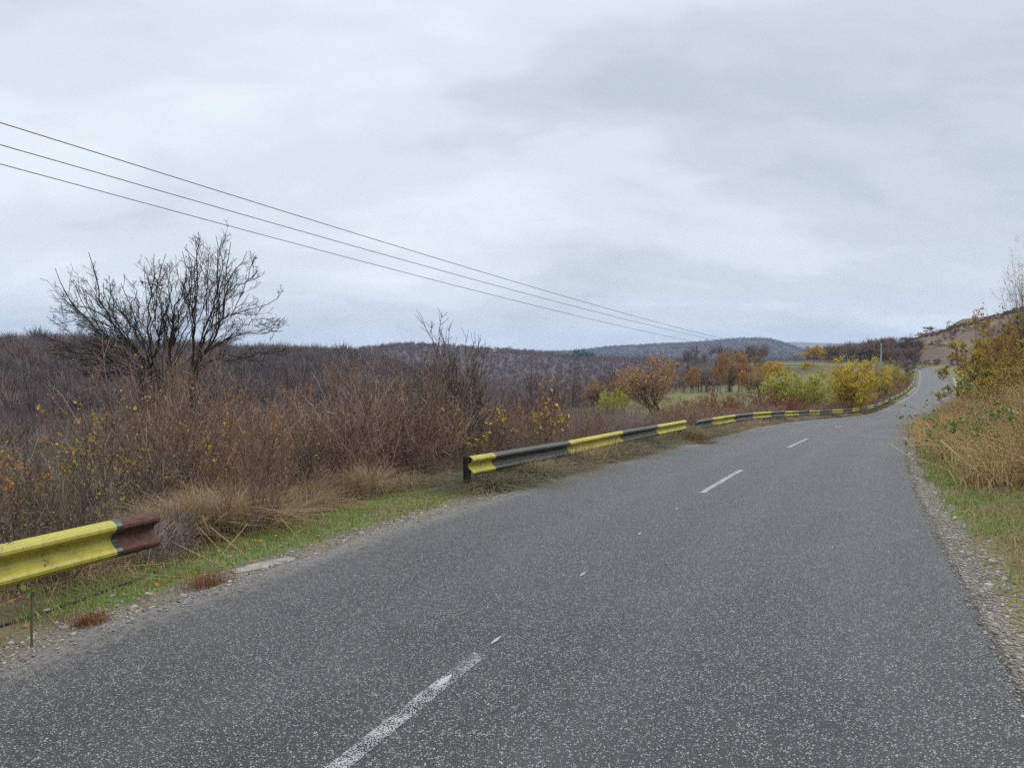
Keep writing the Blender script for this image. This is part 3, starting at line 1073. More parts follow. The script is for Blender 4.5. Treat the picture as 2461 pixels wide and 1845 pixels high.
def thicket():
    r_ = np.random.default_rng(5)
    pts = []
    for de0, ds, s0, s1 in ((1.75, .75, -4, 26), (2.5, .95, -6, 30), (3.5, 1.15, -7, 32), (4.8, 1.4, -8, 36), (6.6, 1.8, -8, 40), (9.0, 2.4, -8, 44), (12.5, 3.2, -8, 48)):
        for s in np.arange(s0, s1, ds):
            pts.append((s + r_.uniform(-.4, .4) * ds, PW / 2 + de0 + r_.uniform(-.35, .35) * ds))
    n = 0
    for s, off in pts:
        p = road_pt(np.array([s]), off)[0]
        x, y = float(p[0]), float(p[1])
        if y < 1.8:
            continue
        u = CX_ + F_ * x / y
        if u < -260 or u > 2000:
            continue
        de = off - PW / 2
        # the open grassy patch before the second rail
        if 640 < u < 1120 and de < 2.2 and s < 10.5:
            continue
        z = gz(x, y)
        vt = np.interp(u, TOPU, TOPV)
        top = CAMH - (vt - 857) / F_ * y
        h = (top - z) * r_.uniform(.78, 1.06)
        if r_.random() < .12 and u > 330:
            h *= 1.25
        edge = de < 2.3
        if edge:
            h = min(h, r_.uniform(.55, 1.0))
        h = float(np.clip(h, .5, 4.2))
        k = r_.random()
        if 1090 < u < 1560 and de > 2.4 and y < 30:
            if k < .62:
                kd, lb, g = pal[r_.integers(2)], "pale mauve bare shrub in the tangle behind the striped guardrail", "pale bare shrubs behind the guardrail"
                h = min(h, 1.5)
            elif k < .8:
                kd, lb, g = yel[r_.integers(2)], "bare shrub holding a few yellow leaves in the thicket", "shrubs with a few yellow leaves"
            else:
                kd, lb, g = red[r_.integers(4)], "bare reddish brown shrub in the dense roadside thicket", "reddish brown thicket shrubs"
        elif u < 330 and k < .68:
            kd, lb, g = (oli[0], "low olive brown shrub in the thicket behind the rusty rail end", "olive brown thicket shrubs") if k < .3 else (drk[r_.integers(3)], "dark brown bare shrub in the roadside thicket", "dark brown thicket shrubs")
        elif k < .07:
            kd, lb, g = ora[0], "reddish shrub keeping many small orange leaves in the thicket", "orange leaved thicket shrubs"
        elif k < .66:
            kd, lb, g = red[r_.integers(4)], "bare reddish brown shrub in the dense roadside thicket", "reddish brown thicket shrubs"
        elif k < .88:
            kd, lb, g = drk[r_.integers(3)], "dark brown bare shrub in the roadside thicket", "dark brown thicket shrubs"
        else:
            kd, lb, g = yel[r_.integers(2)], "bare shrub holding a few yellow leaves in the thicket", "shrubs with a few yellow leaves"
        o = kd(lb, "shrub", g)
        w = float(np.clip(h * r_.uniform(.75, 1.1), .7, 2.6))
        place(o, x, y, z - .05, r_.uniform(0, 6.28), w, h)
        n += 1
    return n


thicket()


def one_shrub(kd, label, u, d, top_v, w, cat="shrub", name=None, group=None, rz=0.0):
    x, y, z = spot(u, d)
    top = CAMH - (top_v - 857) / F_ * d
    o = kd(label, cat, group)
    if name:
        o.name = name
    place(o, x, y, z - .05, rz, w, max(.4, top - z))
    return o


# distinct shrubs of the thicket
k_tall = shrub_kind(201, "twig_dark", "leaf_tan", W=1., stems=40, c1=10, c2=6, r=.012, tilt=.2, nleaf=60, leaf=.016, ang=(15, 38))
one_shrub(k_tall, "tall upright bare shrub rising above the thicket, its tips against the sky", 1062, 15, 792, 2.1, name="tall_shrub")
one_shrub(shrub_kind(202, "twig_red", "leaf_tan", W=1., stems=30, c1=7, c2=4, r=.011, tilt=.22, nleaf=60, leaf=.015, ang=(15, 40)), "bare pinkish shrub with long upright whips between the bare tree and the tall shrub", 850, 12, 838, 1.7, name="whip_shrub")
one_shrub(shrub_kind(203, "twig_crimson", "leaf_tan", W=1., stems=26, c1=8, c2=5, r=.006, nleaf=90, leaf=.03), "crimson stemmed shrub with a few pale leaves behind the striped guardrail", 1290, 19, 935, 2.2, name="crimson_shrub")
one_shrub(shrub_kind(204, "twig_dark", "leaf_yellow", W=1., stems=20, c1=7, c2=5, r=.005, nleaf=800, leaf=.032), "low shrub with a cluster of bright yellow leaves under the bare tree", 215, 9.5, 975, 2.0, name="yellow_leaved_shrub")
one_shrub(shrub_kind(205, "twig_dark", "leaf_orange", W=1., stems=20, c1=7, c2=5, r=.005, nleaf=1300, leaf=.032), "low shrub with orange leaves in the left corner of the thicket", 22, 8.4, 1045, 1.7, name="orange_leaved_shrub")
one_shrub(shrub_kind(206, "twig_olive", "leaf_yellow", W=1., stems=20, c1=7, c2=5, r=.006, nleaf=520, leaf=.034), "shrub with yellow leaves along its top, right of the bare tree", 560, 16, 965, 2.2, name="yellow_topped_shrub")
one_shrub(shrub_kind(207, "twig_dark", "leaf_yellow", W=1., stems=14, c1=6, c2=5, r=.005, nleaf=260, leaf=.055), "thin shrub with sparse yellow leaves at the foot of the tall shrub", 1130, 14, 965, 1.8, name="sparse_yellow_shrub")
one_shrub(shrub_kind(208, "twig_dark", "leaf_yellow", W=1., stems=12, c1=6, c2=5, r=.005, nleaf=170, leaf=.06, tilt=.3), "thin shrub lifting yellow green leaves above the crimson stems", 1300, 18, 905, 1.6, name="leafy_whip_shrub")
one_shrub(shrub_kind(209, "twig_pale", "leaf_tan", W=1., stems=40, c1=7, c2=5, r=.0035, nleaf=500, leaf=.014, tilt=.35), "grey dried weed clump with fluffy heads beside the rusty rail end", 400, 6.6, 1190, 1.0, cat="weed", name="dried_weed")


for i, (u, d, tv, w) in enumerate([(392, 21, 826, 1.7), (345, 20, 866, 2.2), (455, 21, 858, 2.0), (300, 19, 905, 2.4), (500, 20, 890, 2.4), (420, 18, 905, 2.0)]):
    one_shrub(drk[i % 3] if i % 2 else red[i % 4], "tall dense brown shrub crowding the foot of the large bare tree", u, d, tv, w, name="tall_shrub", group="shrubs at the foot of the bare tree", rz=i * 1.1)


# the big bare tree on the left: limbs follow the photographed tree, spread in depth
def big_tree():
    r_ = np.random.default_rng(77)
    L = [
        [(930, 1080), (820, 1030), (650, 930), (520, 905), (400, 870), (290, 840), (220, 805)],
        [(950, 1080), (800, 960), (700, 870), (600, 760), (500, 640), (420, 540), (372, 480), (360, 400)],
        [(950, 1050), (850, 880), (760, 790), (690, 690), (640, 600), (620, 480), (600, 380), (575, 300)],
        [(980, 1040), (940, 900), (860, 780), (790, 680), (740, 600), (690, 520)],
        [(1000, 1050), (960, 860), (970, 700), (985, 560), (990, 400), (992, 310)],
        [(1080, 1080), (1100, 860), (1120, 760), (1130, 640), (1060, 520), (950, 450)],
        [(1080, 1080), (1115, 860), (1135, 650), (1180, 560), (1230, 430), (1180, 300)],
        [(1240, 1100), (1260, 880), (1245, 720), (1270, 560), (1280, 400), (1285, 200)],
        [(1260, 1050), (1300, 870), (1340, 740), (1400, 620), (1420, 480), (1400, 330), (1410, 170)],
        [(1270, 1000), (1400, 850), (1440, 720), (1450, 580), (1500, 430), (1560, 350), (1600, 280)],
        [(1270, 930), (1380, 750), (1480, 690), (1600, 660), (1700, 640), (1790, 600), (1840, 540)],
        [(1250, 1020), (1400, 880), (1550, 820), (1650, 800), (1750, 790), (1830, 790)],
        [(1260, 1060), (1450, 940), (1560, 960), (1700, 930), (1850, 950)],
        [(900, 1090), (780, 1060), (660, 1080), (560, 1060), (480, 1030)],
        [(890, 1080), (700, 1000), (560, 980), (430, 960), (330, 950)],
        [(960, 1060), (900, 930), (800, 860), (720, 730), (640, 680), (540, 640), (460, 610), (345, 600)],
        [(1440, 720), (1450, 600), (1460, 450), (1480, 330), (1500, 220)],
        [(1400, 700), (1470, 560), (1550, 500), (1610, 470), (1660, 430)],
        [(1340, 740), (1335, 600), (1320, 430), (1270, 330), (1190, 250)],
        [(1420, 600), (1440, 480), (1450, 350), (1480, 280)],
        [(940, 930), (900, 760), (900, 600), (880, 500), (830, 455)],
        [(1100, 860), (1060, 720), (1030, 600), (1000, 500), (1050, 380)],
        [(850, 880), (700, 800), (560, 760), (450, 720), (350, 740)],
        [(1120, 800), (1200, 700), (1260, 640), (1330, 560)],
        [(1500, 690), (1560, 560), (1620, 450), (1640, 320)],
        [(1440, 880), (1560, 760), (1680, 720), (1780, 720)],
        [(960, 1060), (1030, 900), (1040, 760), (1090, 620), (1100, 480), (1095, 370)],
    ]
    D = 24.0
    n = 12
    sib = []
    for l in L:
        for q in range(2 if l[0][1] > 980 else 0):
            a = np.array(l, float)
            dx = np.linspace(0, 1, len(a))[:, None] ** 1.3 * r_.uniform(-75, 75, 2) * np.array([1.0, .6])
            b = a + dx + r_.normal(0, 9, a.shape)
            b[1:] = b[0] + (b[1:] - b[0]) * r_.uniform(.68, .97)
            sib.append([tuple(w) for w in b])
    for x1, y1, x2, y2 in ((760, 760, 560, 520), (880, 720, 780, 480), (1010, 700, 940, 430), (1160, 740, 1160, 400), (1210, 760, 1240, 360), (1060, 760, 1010, 520), (1300, 700, 1360, 300), (900, 800, 690, 560), (700, 860, 440, 620), (650, 960, 300, 700), (1350, 860, 1620, 560), (1250, 780, 1180, 460)):
        sib.append([(1060 + (x1 - 1060) * .25, 1050), (x1, y1), ((x1 + x2) / 2 + r_.uniform(-15, 15), (y1 + y2) / 2), (x2, y2)])
    L = L + sib
    Ps, Rs = [], []
    roots = []
    for k, l in enumerate(L):
        a = np.array(l, float)
        seg = np.concatenate([[0], np.cumsum(np.linalg.norm(np.diff(a, axis=0), axis=1))])
        t = np.linspace(0, seg[-1], n)
        uv = np.stack([np.interp(t, seg, a[:, 0]), np.interp(t, seg, a[:, 1])], 1)
        uv[1:-1] = (uv[:-2] + uv[1:-1] * 2 + uv[2:]) / 4
        off = r_.uniform(-2.6, 2.6)
        P = unproj(uv[:, 0] / 2.696, 500 + uv[:, 1] / 2.696, D + off * np.linspace(0, 1, n) ** 1.2)
        P += r_.normal(0, .035, P.shape)
        big = (1.0 if a[0, 1] > 980 else .5) * np.clip(seg[-1] / 800, .5, 1.15)
        Ps.append(P)
        Rs.append((.026 if k < 27 else .012) * big * (1 - np.linspace(0, 1, n)) ** .8 + .009)
        if a[0, 1] > 980:
            roots.append(P[0])
    P0, R0 = np.array(Ps), np.array(Rs)
    gx, gy = -5.1, D
    g = gz(gx, gy)
    base = np.array([unproj(1060 / 2.696, 900, D)[0], D, g])
    # trunks from the ground to where the limbs part
    TP, TR = [], []
    for q in roots:
        b = base + np.array([(q[0] - base[0]) * .35, r_.uniform(-.3, .3), -.2])
        t = np.linspace(0, 1, n)[:, None]
        TP.append(b * (1 - t) + q * t + np.sin(t * math.pi) * r_.normal(0, .08, 3))
        TR.append(np.linspace(.065, .042, n))
    P1, R1 = spawn(r_, P0, R0, 8, (.2, .93), (15, 45), (.15, .36), 7, .085, .07, .5, .0070)
    P2, R2 = spawn(r_, P1, R1, 6, (.15, 1), (22, 55), (.24, .5), 5, .11, .05, .6, .0052)
    P3, R3 = spawn(r_, P2, R2, 3, (.2, 1), (25, 60), (.3, .6), 3, .13, .05, .8, .0045)
    root = empty("bare_tree", tuple(base))
    tag(root, "large bare spreading tree with many dark limbs rising from the thicket", "tree")
    for nm, lst, m in (("trunk", [(np.array(TP), np.array(TR), 7)], "bark_moss"), ("branches", [(P0, R0, 6), (P1, R1, 4)], "bark_moss"), ("twigs", [(P2, R2, 3), (P3, R3, 3)], "bark")):
        V, G = cat_tubes(lst)
        if nm == "twigs":
            # bud clusters at the twig ends
            tips = P3[:, -1][r_.random(len(P3)) < .5]
            lv, lq = leaf_quads(r_, tips, .028, .006)
            G = [np.concatenate([G[0], lq + len(V)])]
            V = np.concatenate([V, lv])
        obj(nm, mk_mesh(nm, V - base, G, [M[m]]), root)


big_tree()

# ------------------------------------------------------------------ trees of the middle distance
def one_tree(kd, label, u, d, top_v, wpx, cat="tree", name=None, group=None, rz=None, base_v=None):
    x, y, z = spot(u, d)
    top = CAMH - (top_v - 857) / F_ * d
    h = max(1.0, top - z)
    o = kd(label, cat, group)
    if name:
        o.name = name
    w = wpx / F_ * d
    place(o, x, y, z - .1, rz if rz is not None else (u * 1.7) % 6.28, w, h)
    return o


T_bare = [tree_kind(300 + i, "bare_tree", "bark", "twig_dark", None, H=1., W=1., trunk=.2, limbs=10, c1=6, c2=5, c3=3, r=.022, twr=1.3) for i in range(3)]
T_red = [tree_kind(310 + i, "red_leaved_tree", "bark", "twig_red", "leaf_red", H=1., W=1., trunk=.12, limbs=11, c1=6, c2=5, c3=0, r=.02, nleaf=2600, leaf=.035, leaf_sp=.02) for i in range(2)]
T_gray = [tree_kind(320 + i, "bare_tree", "bark", "twig_mauve", None, H=1., W=1., trunk=.1, limbs=12, c1=7, c2=6, c3=2, r=.018, twr=1.5) for i in range(2)]
T_orange = tree_kind(330, "orange_tree", "bark", "twig_red", "leaf_rust", H=1., W=1., trunk=.2, limbs=11, c1=7, c2=6, c3=3, r=.017, nleaf=5200, leaf=.022, leaf_sp=.015, stems=4, twr=1.3)
T_cone = tree_kind(331, "orange_tree", "bark", "twig_red", "leaf_cone", H=1., W=1., trunk=.08, limbs=26, c1=6, c2=4, c3=0, r=.014, nleaf=5200, leaf=.034, leaf_sp=.03, ang=(30, 55), up=.1, lmin=.42)
T_yel = tree_kind(332, "yellow_tree", "bark", "twig_olive", "leaf_yellow", H=1., W=1., trunk=.15, limbs=14, c1=7, c2=5, c3=0, r=.018, nleaf=4200, leaf=.04, leaf_sp=.025)
T_dark = tree_kind(333, "dark_tree", "bark", "twig_dark", "leaf_green", H=1., W=1., trunk=.12, limbs=14, c1=7, c2=5, c3=2, r=.018, nleaf=1500, leaf=.035, leaf_sp=.02)
B_gold = shrub_kind(340, "twig_gold", "leaf_gold", W=1., stems=34, c1=9, c2=7, r=.006, nleaf=14000, leaf=.030, tilt=.36, leaf_tr=(.1, 1))
B_lime = shrub_kind(341, "twig_gold", "leaf_lime", W=1., stems=30, c1=9, c2=7, r=.006, nleaf=12000, leaf=.032, tilt=.5, leaf_tr=(.1, 1))
B_brown = shrub_kind(342, "twig_red", "leaf_orange", W=1., stems=24, c1=8, c2=5, r=.008, nleaf=700, leaf=.03)
B_dred = shrub_kind(343, "twig_crimson", "leaf_red", W=1., stems=24, c1=8, c2=5, r=.008, nleaf=1500, leaf=.035)
B_tan = shrub_kind(344, "twig_olive", "leaf_willow", W=1., stems=24, c1=8, c2=5, r=.007, nleaf=3000, leaf=.035)

one_tree(T_orange, "broad orange brown tree on several leaning trunks in front of the meadow", 1594, 70, 846, 190, name="orange_tree")
one_tree(T_cone, "narrow pointed orange tree at the edge of the wood beyond the meadow", 1725, 130, 846, 50, name="orange_tree")
one_tree(T_cone, "taller rounded orange tree between bare trunks at the wood's edge", 1783, 131, 846, 60, name="orange_tree", rz=2.0)
one_tree(T_cone, "small bright orange tree low at the wood's edge beside the meadow", 1803, 124, 890, 44, name="orange_tree", rz=4.0)
one_tree(T_yel, "dull yellow round tree at the right end of the wood's edge", 1852, 134, 868, 84, name="yellow_tree")
one_tree(T_yel, "tall pale tree, grey above and yellow below, behind the yellow green bush", 1954, 175, 829, 50, name="yellow_tree", rz=1.0)
one_tree(T_yel, "small yellow tree at the foot of the tall pale tree", 1938, 160, 868, 26, name="yellow_tree", rz=3.0)
one_tree(T_dark, "dark bushy tree left of the tall pale tree", 1914, 200, 850, 46, name="dark_tree")
one_tree(T_dark, "small dark tree standing above the wood's edge", 1850, 210, 858, 26, name="dark_tree", rz=2.2)
one_tree(T_bare[0], "grey bare round tree alone above the purple thicket, left of the meadow", 1378, 85, 868, 66)
one_tree(T_bare[1], "olive bare tree with a leaning branch, right of the grey round tree", 1450, 75, 898, 70)
one_tree(T_cone, "low russet tree at the left end of the wood's edge beyond the meadow", 1668, 128, 880, 46, name="orange_tree", rz=5.)
one_tree(T_orange, "tawny tree between the two russet trees of the wood's edge", 1755, 133, 862, 56, name="orange_tree", rz=1.2)
one_tree(T_orange, "tan tree at the wood's edge above the dark red bush", 1828, 122, 884, 60, name="orange_tree", rz=3.3)
for i, (u, d, tv, w) in enumerate([(1645, 40, 960, 2.2), (1662, 44, 950, 2.4), (1678, 38, 955, 2.0), (1706, 42, 940, 2.6), (1722, 46, 946, 2.4), (1738, 40, 950, 2.4), (1756, 44, 948, 2.4), (1772, 41, 955, 2.2), (1625, 46, 966, 2.2), (1790, 46, 950, 2.2)]):
    one_shrub(B_brown if i % 3 else B_dred, "taller brown shrub between the long guardrail and the meadow", u, d, tv, w, group="shrubs before the meadow", name="meadow_shrub", rz=i * 1.9)
one_tree(T_yel, "ochre tree in the wood's edge, right of the taller orange tree", 1826, 138, 872, 46, name="yellow_tree", rz=2.4)
one_tree(T_orange, "smaller tawny tree left of the broad orange brown tree", 1500, 78, 888, 80, name="orange_tree", rz=2.)
one_tree(T_orange, "tawny brown tree leaning beside the grey round tree", 1425, 82, 905, 60, name="yellow_tree", rz=5.)
r_ = np.random.default_rng(8)
for i, (u, d, tv, w) in enumerate([(1745, 140, 872, 26), (1760, 142, 878, 24), (1700, 138, 885, 30), (1812, 141, 874, 30), (1680, 136, 892, 30), (1830, 143, 880, 30), (1795, 146, 868, 26), (1660, 134, 900, 34), (1888, 150, 876, 36), (1718, 150, 880, 28)]):
    one_tree(T_bare[i % 3], "slim bare grey tree in the wood's edge beyond the meadow", u, d, tv, w, group="bare trees at the wood's edge")
one_tree(tree_kind(345, "sapling", "bark", "twig_dark", "leaf_orange", H=1., W=1., trunk=.15, limbs=6, c1=3, c2=2, c3=0, r=.007, nleaf=110, leaf=.03, stems=6, ang=(12, 30), up=.05, lmin=.25), "clump of slim bare saplings behind the gap in the guardrails", 1688, 30, 862, 48, name="sapling")
one_tree(tree_kind(346, "sapling", "twig_pale", "twig_pale", None, H=1., W=1., trunk=.2, limbs=8, c1=5, c2=3, c3=0, r=.016, stems=3, ang=(25, 45)), "small pale forked sapling behind the long striped guardrail", 1795, 34, 935, 36, name="sapling")
one_shrub(B_gold, "big golden yellow bush close behind the long guardrail", 2053, 64, 864, 4.4, name="golden_bush")
one_shrub(B_lime, "wide yellow green bush left of the golden bush", 1925, 62, 892, 5.4, name="yellow_green_bush")
one_shrub(B_dred, "dark red bush behind the striped guardrail, left of the yellow green bush", 1850, 42, 930, 3.0, name="dark_red_bush")
one_shrub(B_dred, "small dark red bush at the foot of the yellow green bush", 1905, 46, 955, 2.2, name="dark_red_bush", rz=2.)
one_shrub(B_lime, "small lime leaved bush at the corner of the meadow", 1478, 60, 940, 2.2, name="yellow_green_bush", rz=1.)
one_tree(tree_kind(347, "apple_tree", "bark", "twig_dark", None, H=1., W=1., trunk=.3, limbs=9, c1=7, c2=6, c3=3, r=.04, twr=1.2, spread=1.2), "gnarled dark bare tree beside the top of the road", 2180, 128, 850, 70, name="gnarled_tree", rz=.5)
for i, (u, d, tv, w) in enumerate([(2118, 95, 868, 2.6), (2134, 105, 866, 3.2), (2122, 84, 890, 2.6), (2150, 112, 884, 3.0), (2160, 122, 886, 3.0)]):
    one_shrub(B_tan, "tan leaved bush on the bank between the golden bush and the gnarled tree", u, d, tv, w, group="tan bushes on the bank", name="tan_bush", rz=i * 1.3)
# low brown scrub along the foot of the long guardrail
for i, s in enumerate(np.concatenate([np.arange(26, 60, 1.9), np.arange(60, 168, 2.6)])):
    for row in (0, 1):
        off = PW / 2 + r_.uniform(1.5, 2.4) + row * r_.uniform(2.0, 3.4)
        p = road_pt(np.array([s + r_.uniform(-.8, .8)]), off)[0]
        x, y = float(p[0]), float(p[1])
        z = gz(x, y)
        h = r_.uniform(.8, 1.4) if s < 60 else r_.uniform(1.0, 2.3)
        if row:
            h *= 1.25
        kd = B_brown if r_.random() < .6 else red[i % 4]
        o = kd("low reddish brown scrub bush behind the long striped guardrail", "shrub", "scrub along the long guardrail")
        o.name = "scrub_bush"
        place(o, x, y, z - .05, r_.uniform(0, 6.3), r_.uniform(1.4, 2.4), h)

# hillside on the right: wooded line under the ridge, red bushes, single bare trees
hz = [(1985, 232, 838, 26), (2000, 250, 836, 28), (2018, 252, 832, 30), (2036, 252, 830, 28), (2054, 250, 828, 30), (2072, 250, 826, 28), (2090, 248, 824, 28), (2106, 246, 824, 30), (2124, 240, 818, 32),
      (2140, 235, 814, 34), (2156, 232, 812, 34), (2172, 230, 810, 34), (2190, 226, 812, 36), (2150, 205, 832, 36), (2168, 200, 834, 38), (2186, 198, 836, 36), (2204, 196, 838, 34), (2132, 205, 838, 34)]
for i, (u, d, tv, w) in enumerate(hz):
    if i % 2:
        one_tree(T_red[i % 2], "dull red brown tree in the tree line below the right hand ridge", u, d, tv, w, group="red brown trees of the tree line")
    else:
        one_tree(T_gray[i % 2], "bare purple grey tree in the tree line below the right hand ridge", u, d, tv, w, group="purple grey trees of the tree line")
one_tree(T_bare[0], "bare round tree crown on the skyline right of the utility pole", 2181, 232, 799, 24, rz=1.)
one_tree(T_bare[1], "bare round tree crown on the skyline, next to its twin", 2196, 236, 801, 20, rz=2.)
one_tree(T_bare[2], "bare tree on the ridge above the red bushes", 2271, 250, 770, 36)
one_tree(T_bare[0], "smallest bare tree, alone on the bare ridge", 2302, 262, 772, 16, rz=4.)
for i, (u, d, tv, w) in enumerate([(2215, 242, 794, 30), (2232, 243, 784, 34), (2250, 240, 796, 36), (2270, 238, 800, 36), (2290, 240, 802, 28), (2226, 225, 812, 34), (2245, 222, 812, 34)]):
    one_tree(T_red[i % 2], "red leaved bush in the cluster on the right hand ridge", u, d, tv, w, group="red bushes on the ridge")
for i, (u, d, tv) in enumerate([(2240, 190, 838), (2262, 186, 842), (2214, 188, 846), (2290, 196, 826), (2330, 200, 812), (2360, 205, 800), (2305, 205, 818)]):
    one_shrub(B_brown, "dark scrub bush on the brown hillside pasture", u, d, tv, 5.0, group="scrub on the hillside", name="scrub_bush", rz=i)

# ------------------------------------------------------------------ the right verge: willow bush, tall reeds, bramble
k_wil = shrub_kind(401, "twig_olive", "leaf_willow", W=1., stems=30, c1=9, c2=7, r=.004, nleaf=42000, leaf=.021, tilt=.38, leaf_tr=(.1, 1))
one_shrub(k_wil, "big brown gold leafy bush behind the tall dry grass by the road", 2448, 27, 772, 3.7, name="willow_bush")
one_shrub(k_wil, "farther brown gold bush reaching out towards the bend of the road", 2425, 44, 806, 3.4, name="willow_bush", rz=2.4)
one_shrub(k_wil, "brown gold bush at the right edge, nearest to the tall dry grass", 2500, 22, 800, 3.0, name="willow_bush", rz=4.1)
one_tree(tree_kind(402, "young_poplar", "bark", "twig_dark", "leaf_willow", H=1., W=1., trunk=.1, limbs=14, c1=5, c2=4, c3=0, r=.010, nleaf=1900, leaf=.013, stems=4, ang=(12, 32), up=.1, leaf_sp=.02), "tall thin tree with sparse orange leaves at the right edge, above the bushes", 2475, 23, 570, 130, name="young_tree")
one_shrub(shrub_kind(403, "twig_red", "leaf_orange", W=1., stems=24, c1=8, c2=6, r=.0045, nleaf=1600, leaf=.022), "purple twigged bush with orange leaves beside the tall thin tree", 2450, 24, 718, 3.0, name="orange_leaved_shrub")


def reed_tufts():
    """tall golden grass, one clump after another along the right shoulder"""
    def mk(seed, h):
        r2 = np.random.default_rng(seed)
        n = 300
        base = r2.normal(0, .22, (n, 3)) * np.array([1, 1, 0])
        V, A, B = blades(r2, base, h * r2.uniform(.45, 1.05, n), r2.uniform(.008, .020, n), .28, .9)
        # seed stalks
        m = 60
        P, R = lines(r2, r2.normal(0, .2, (m, 3)) * np.array([1, 1, 0]), np.concatenate([r2.normal(0, .25, (m, 2)), np.ones((m, 1))], 1), h * r2.uniform(.8, 1.25, m), 5, .08, 0, np.full(m, .003), np.full(m, .0015))
        tv, tq = tubes(P, R, 3)
        # long bent blades that arch over the clump
        m2 = 22
        P2, R2 = lines(r2, r2.normal(0, .22, (m2, 3)) * np.array([1, 1, 0]), np.concatenate([r2.normal(0, .5, (m2, 2)), np.ones((m2, 1))], 1), h * r2.uniform(.9, 1.7, m2), 8, .10, -.17, np.full(m2, .0055), np.full(m2, .002))
        t2, q2 = tubes(P2, R2, 3)
        tq = np.concatenate([tq, q2 + len(tv)])
        tv = np.concatenate([tv, t2])
        lv, lq = leaf_quads(r2, np.repeat(P[:, -1], 3, 0), .030, .02)
        V2 = np.concatenate([V, tv, lv])
        return obj("reed_clump", mk_mesh("reed_clump", V2, [np.concatenate([A, tq + len(V), lq + len(V) + len(tv)]), B], [M["grass_gold"]]))
    kinds = [Kind(lambda i=i: mk(500 + i, 1.0)) for i in range(4)]
    r2 = np.random.default_rng(9)
    for s in np.arange(9.5, 44, .72):
        for row in range(5):
            off = -(PW / 2 + 1.35 + row * .75 + r2.uniform(-.3, .3) - min(.45, max(0, s - 14) * .04))
            if s < 12.5 and row < (12.5 - s) * 1.6:
                continue
            p = road_pt(np.array([s + r2.uniform(-.25, .25)]), off)[0]
            h = float(np.clip(.55 + row * .36, .5, 1.8)) * r2.uniform(.65, 1.25)
            o = kinds[r2.integers(4)]("tall clump of golden dry grass on the right shoulder", "grass clump", "golden grass clumps on the right shoulder")
            place(o, float(p[0]), float(p[1]), gz(p[0], p[1]) - .03, r2.uniform(0, 6.3), r2.uniform(.9, 1.4), h)


reed_tufts()


def bramble(name, label, u, d, v, n_st, L, nleaf, size, bias):
    r2 = np.random.default_rng(int(u))
    p = unproj(u, v, d)
    g = gz(p[0], p[1])
    base = np.array([p[0], p[1], g])
    d0 = np.concatenate([r2.normal(0, .35, (n_st, 2)) + np.array(bias)[None], np.full((n_st, 1), 1.1)], 1)
    P, R = lines(r2, np.zeros((n_st, 3)), d0, L * r2.uniform(.7, 1.1, n_st), 9, .1, -.17, np.full(n_st, .006), np.full(n_st, .002))
    P1, R1 = spawn(r2, P, R, 5, (.4, 1), (30, 70), (.12, .25), 4, .15, 0, .6, .0015)
    V, G = cat_tubes([(P, R, 4), (P1, R1, 3)])
    root = obj(name, mk_mesh(name, V, G, [M["twig_olive"]]))
    root.location = base
    lv, lq = leaf_quads(r2, np.concatenate([pts_on(r2, P1, nleaf * 3 // 4, (.2, 1)), pts_on(r2, P, nleaf // 4, (.5, 1))]), size, .02)
    obj("leaves", mk_mesh("leaves", lv, [lq], [M["leaf_green"]]), root)
    tag(root, label, "bramble")


bramble("bramble", "leafy green bramble among the golden grass at the right edge", 2455, 13.0, 990, 12, 1.9, 700, .07, (-.1, .1))
bramble("bramble", "arching bramble spray with dark leaves hanging over the road's right edge", 2322, 14.5, 960, 5, 2.3, 150, .065, (-.75, .15))

# ------------------------------------------------------------------ grass, gravel, leaves
def scatter(rng, n, s0, s1, a, b, side, pw=1.0):
    """n random points on a verge between edge distances a and b"""
    s = s0 + (s1 - s0) * rng.random(n) ** pw
    off = side * (PW / 2 + rng.uniform(a, b, n))
    p = road_pt(s, off)
    p[:, 2] = ground_z(p[:, 0], p[:, 1])
    return p, s, np.abs(off) - PW / 2


def grass_obj(name, label, base, h, w, lean, mat, seed):
    r2 = np.random.default_rng(seed)
    V, A, B = blades(r2, base, h, w, lean)
    tag(obj(name, mk_mesh(name, V, [A, B], [mat])), label, "grass", None, "stuff")


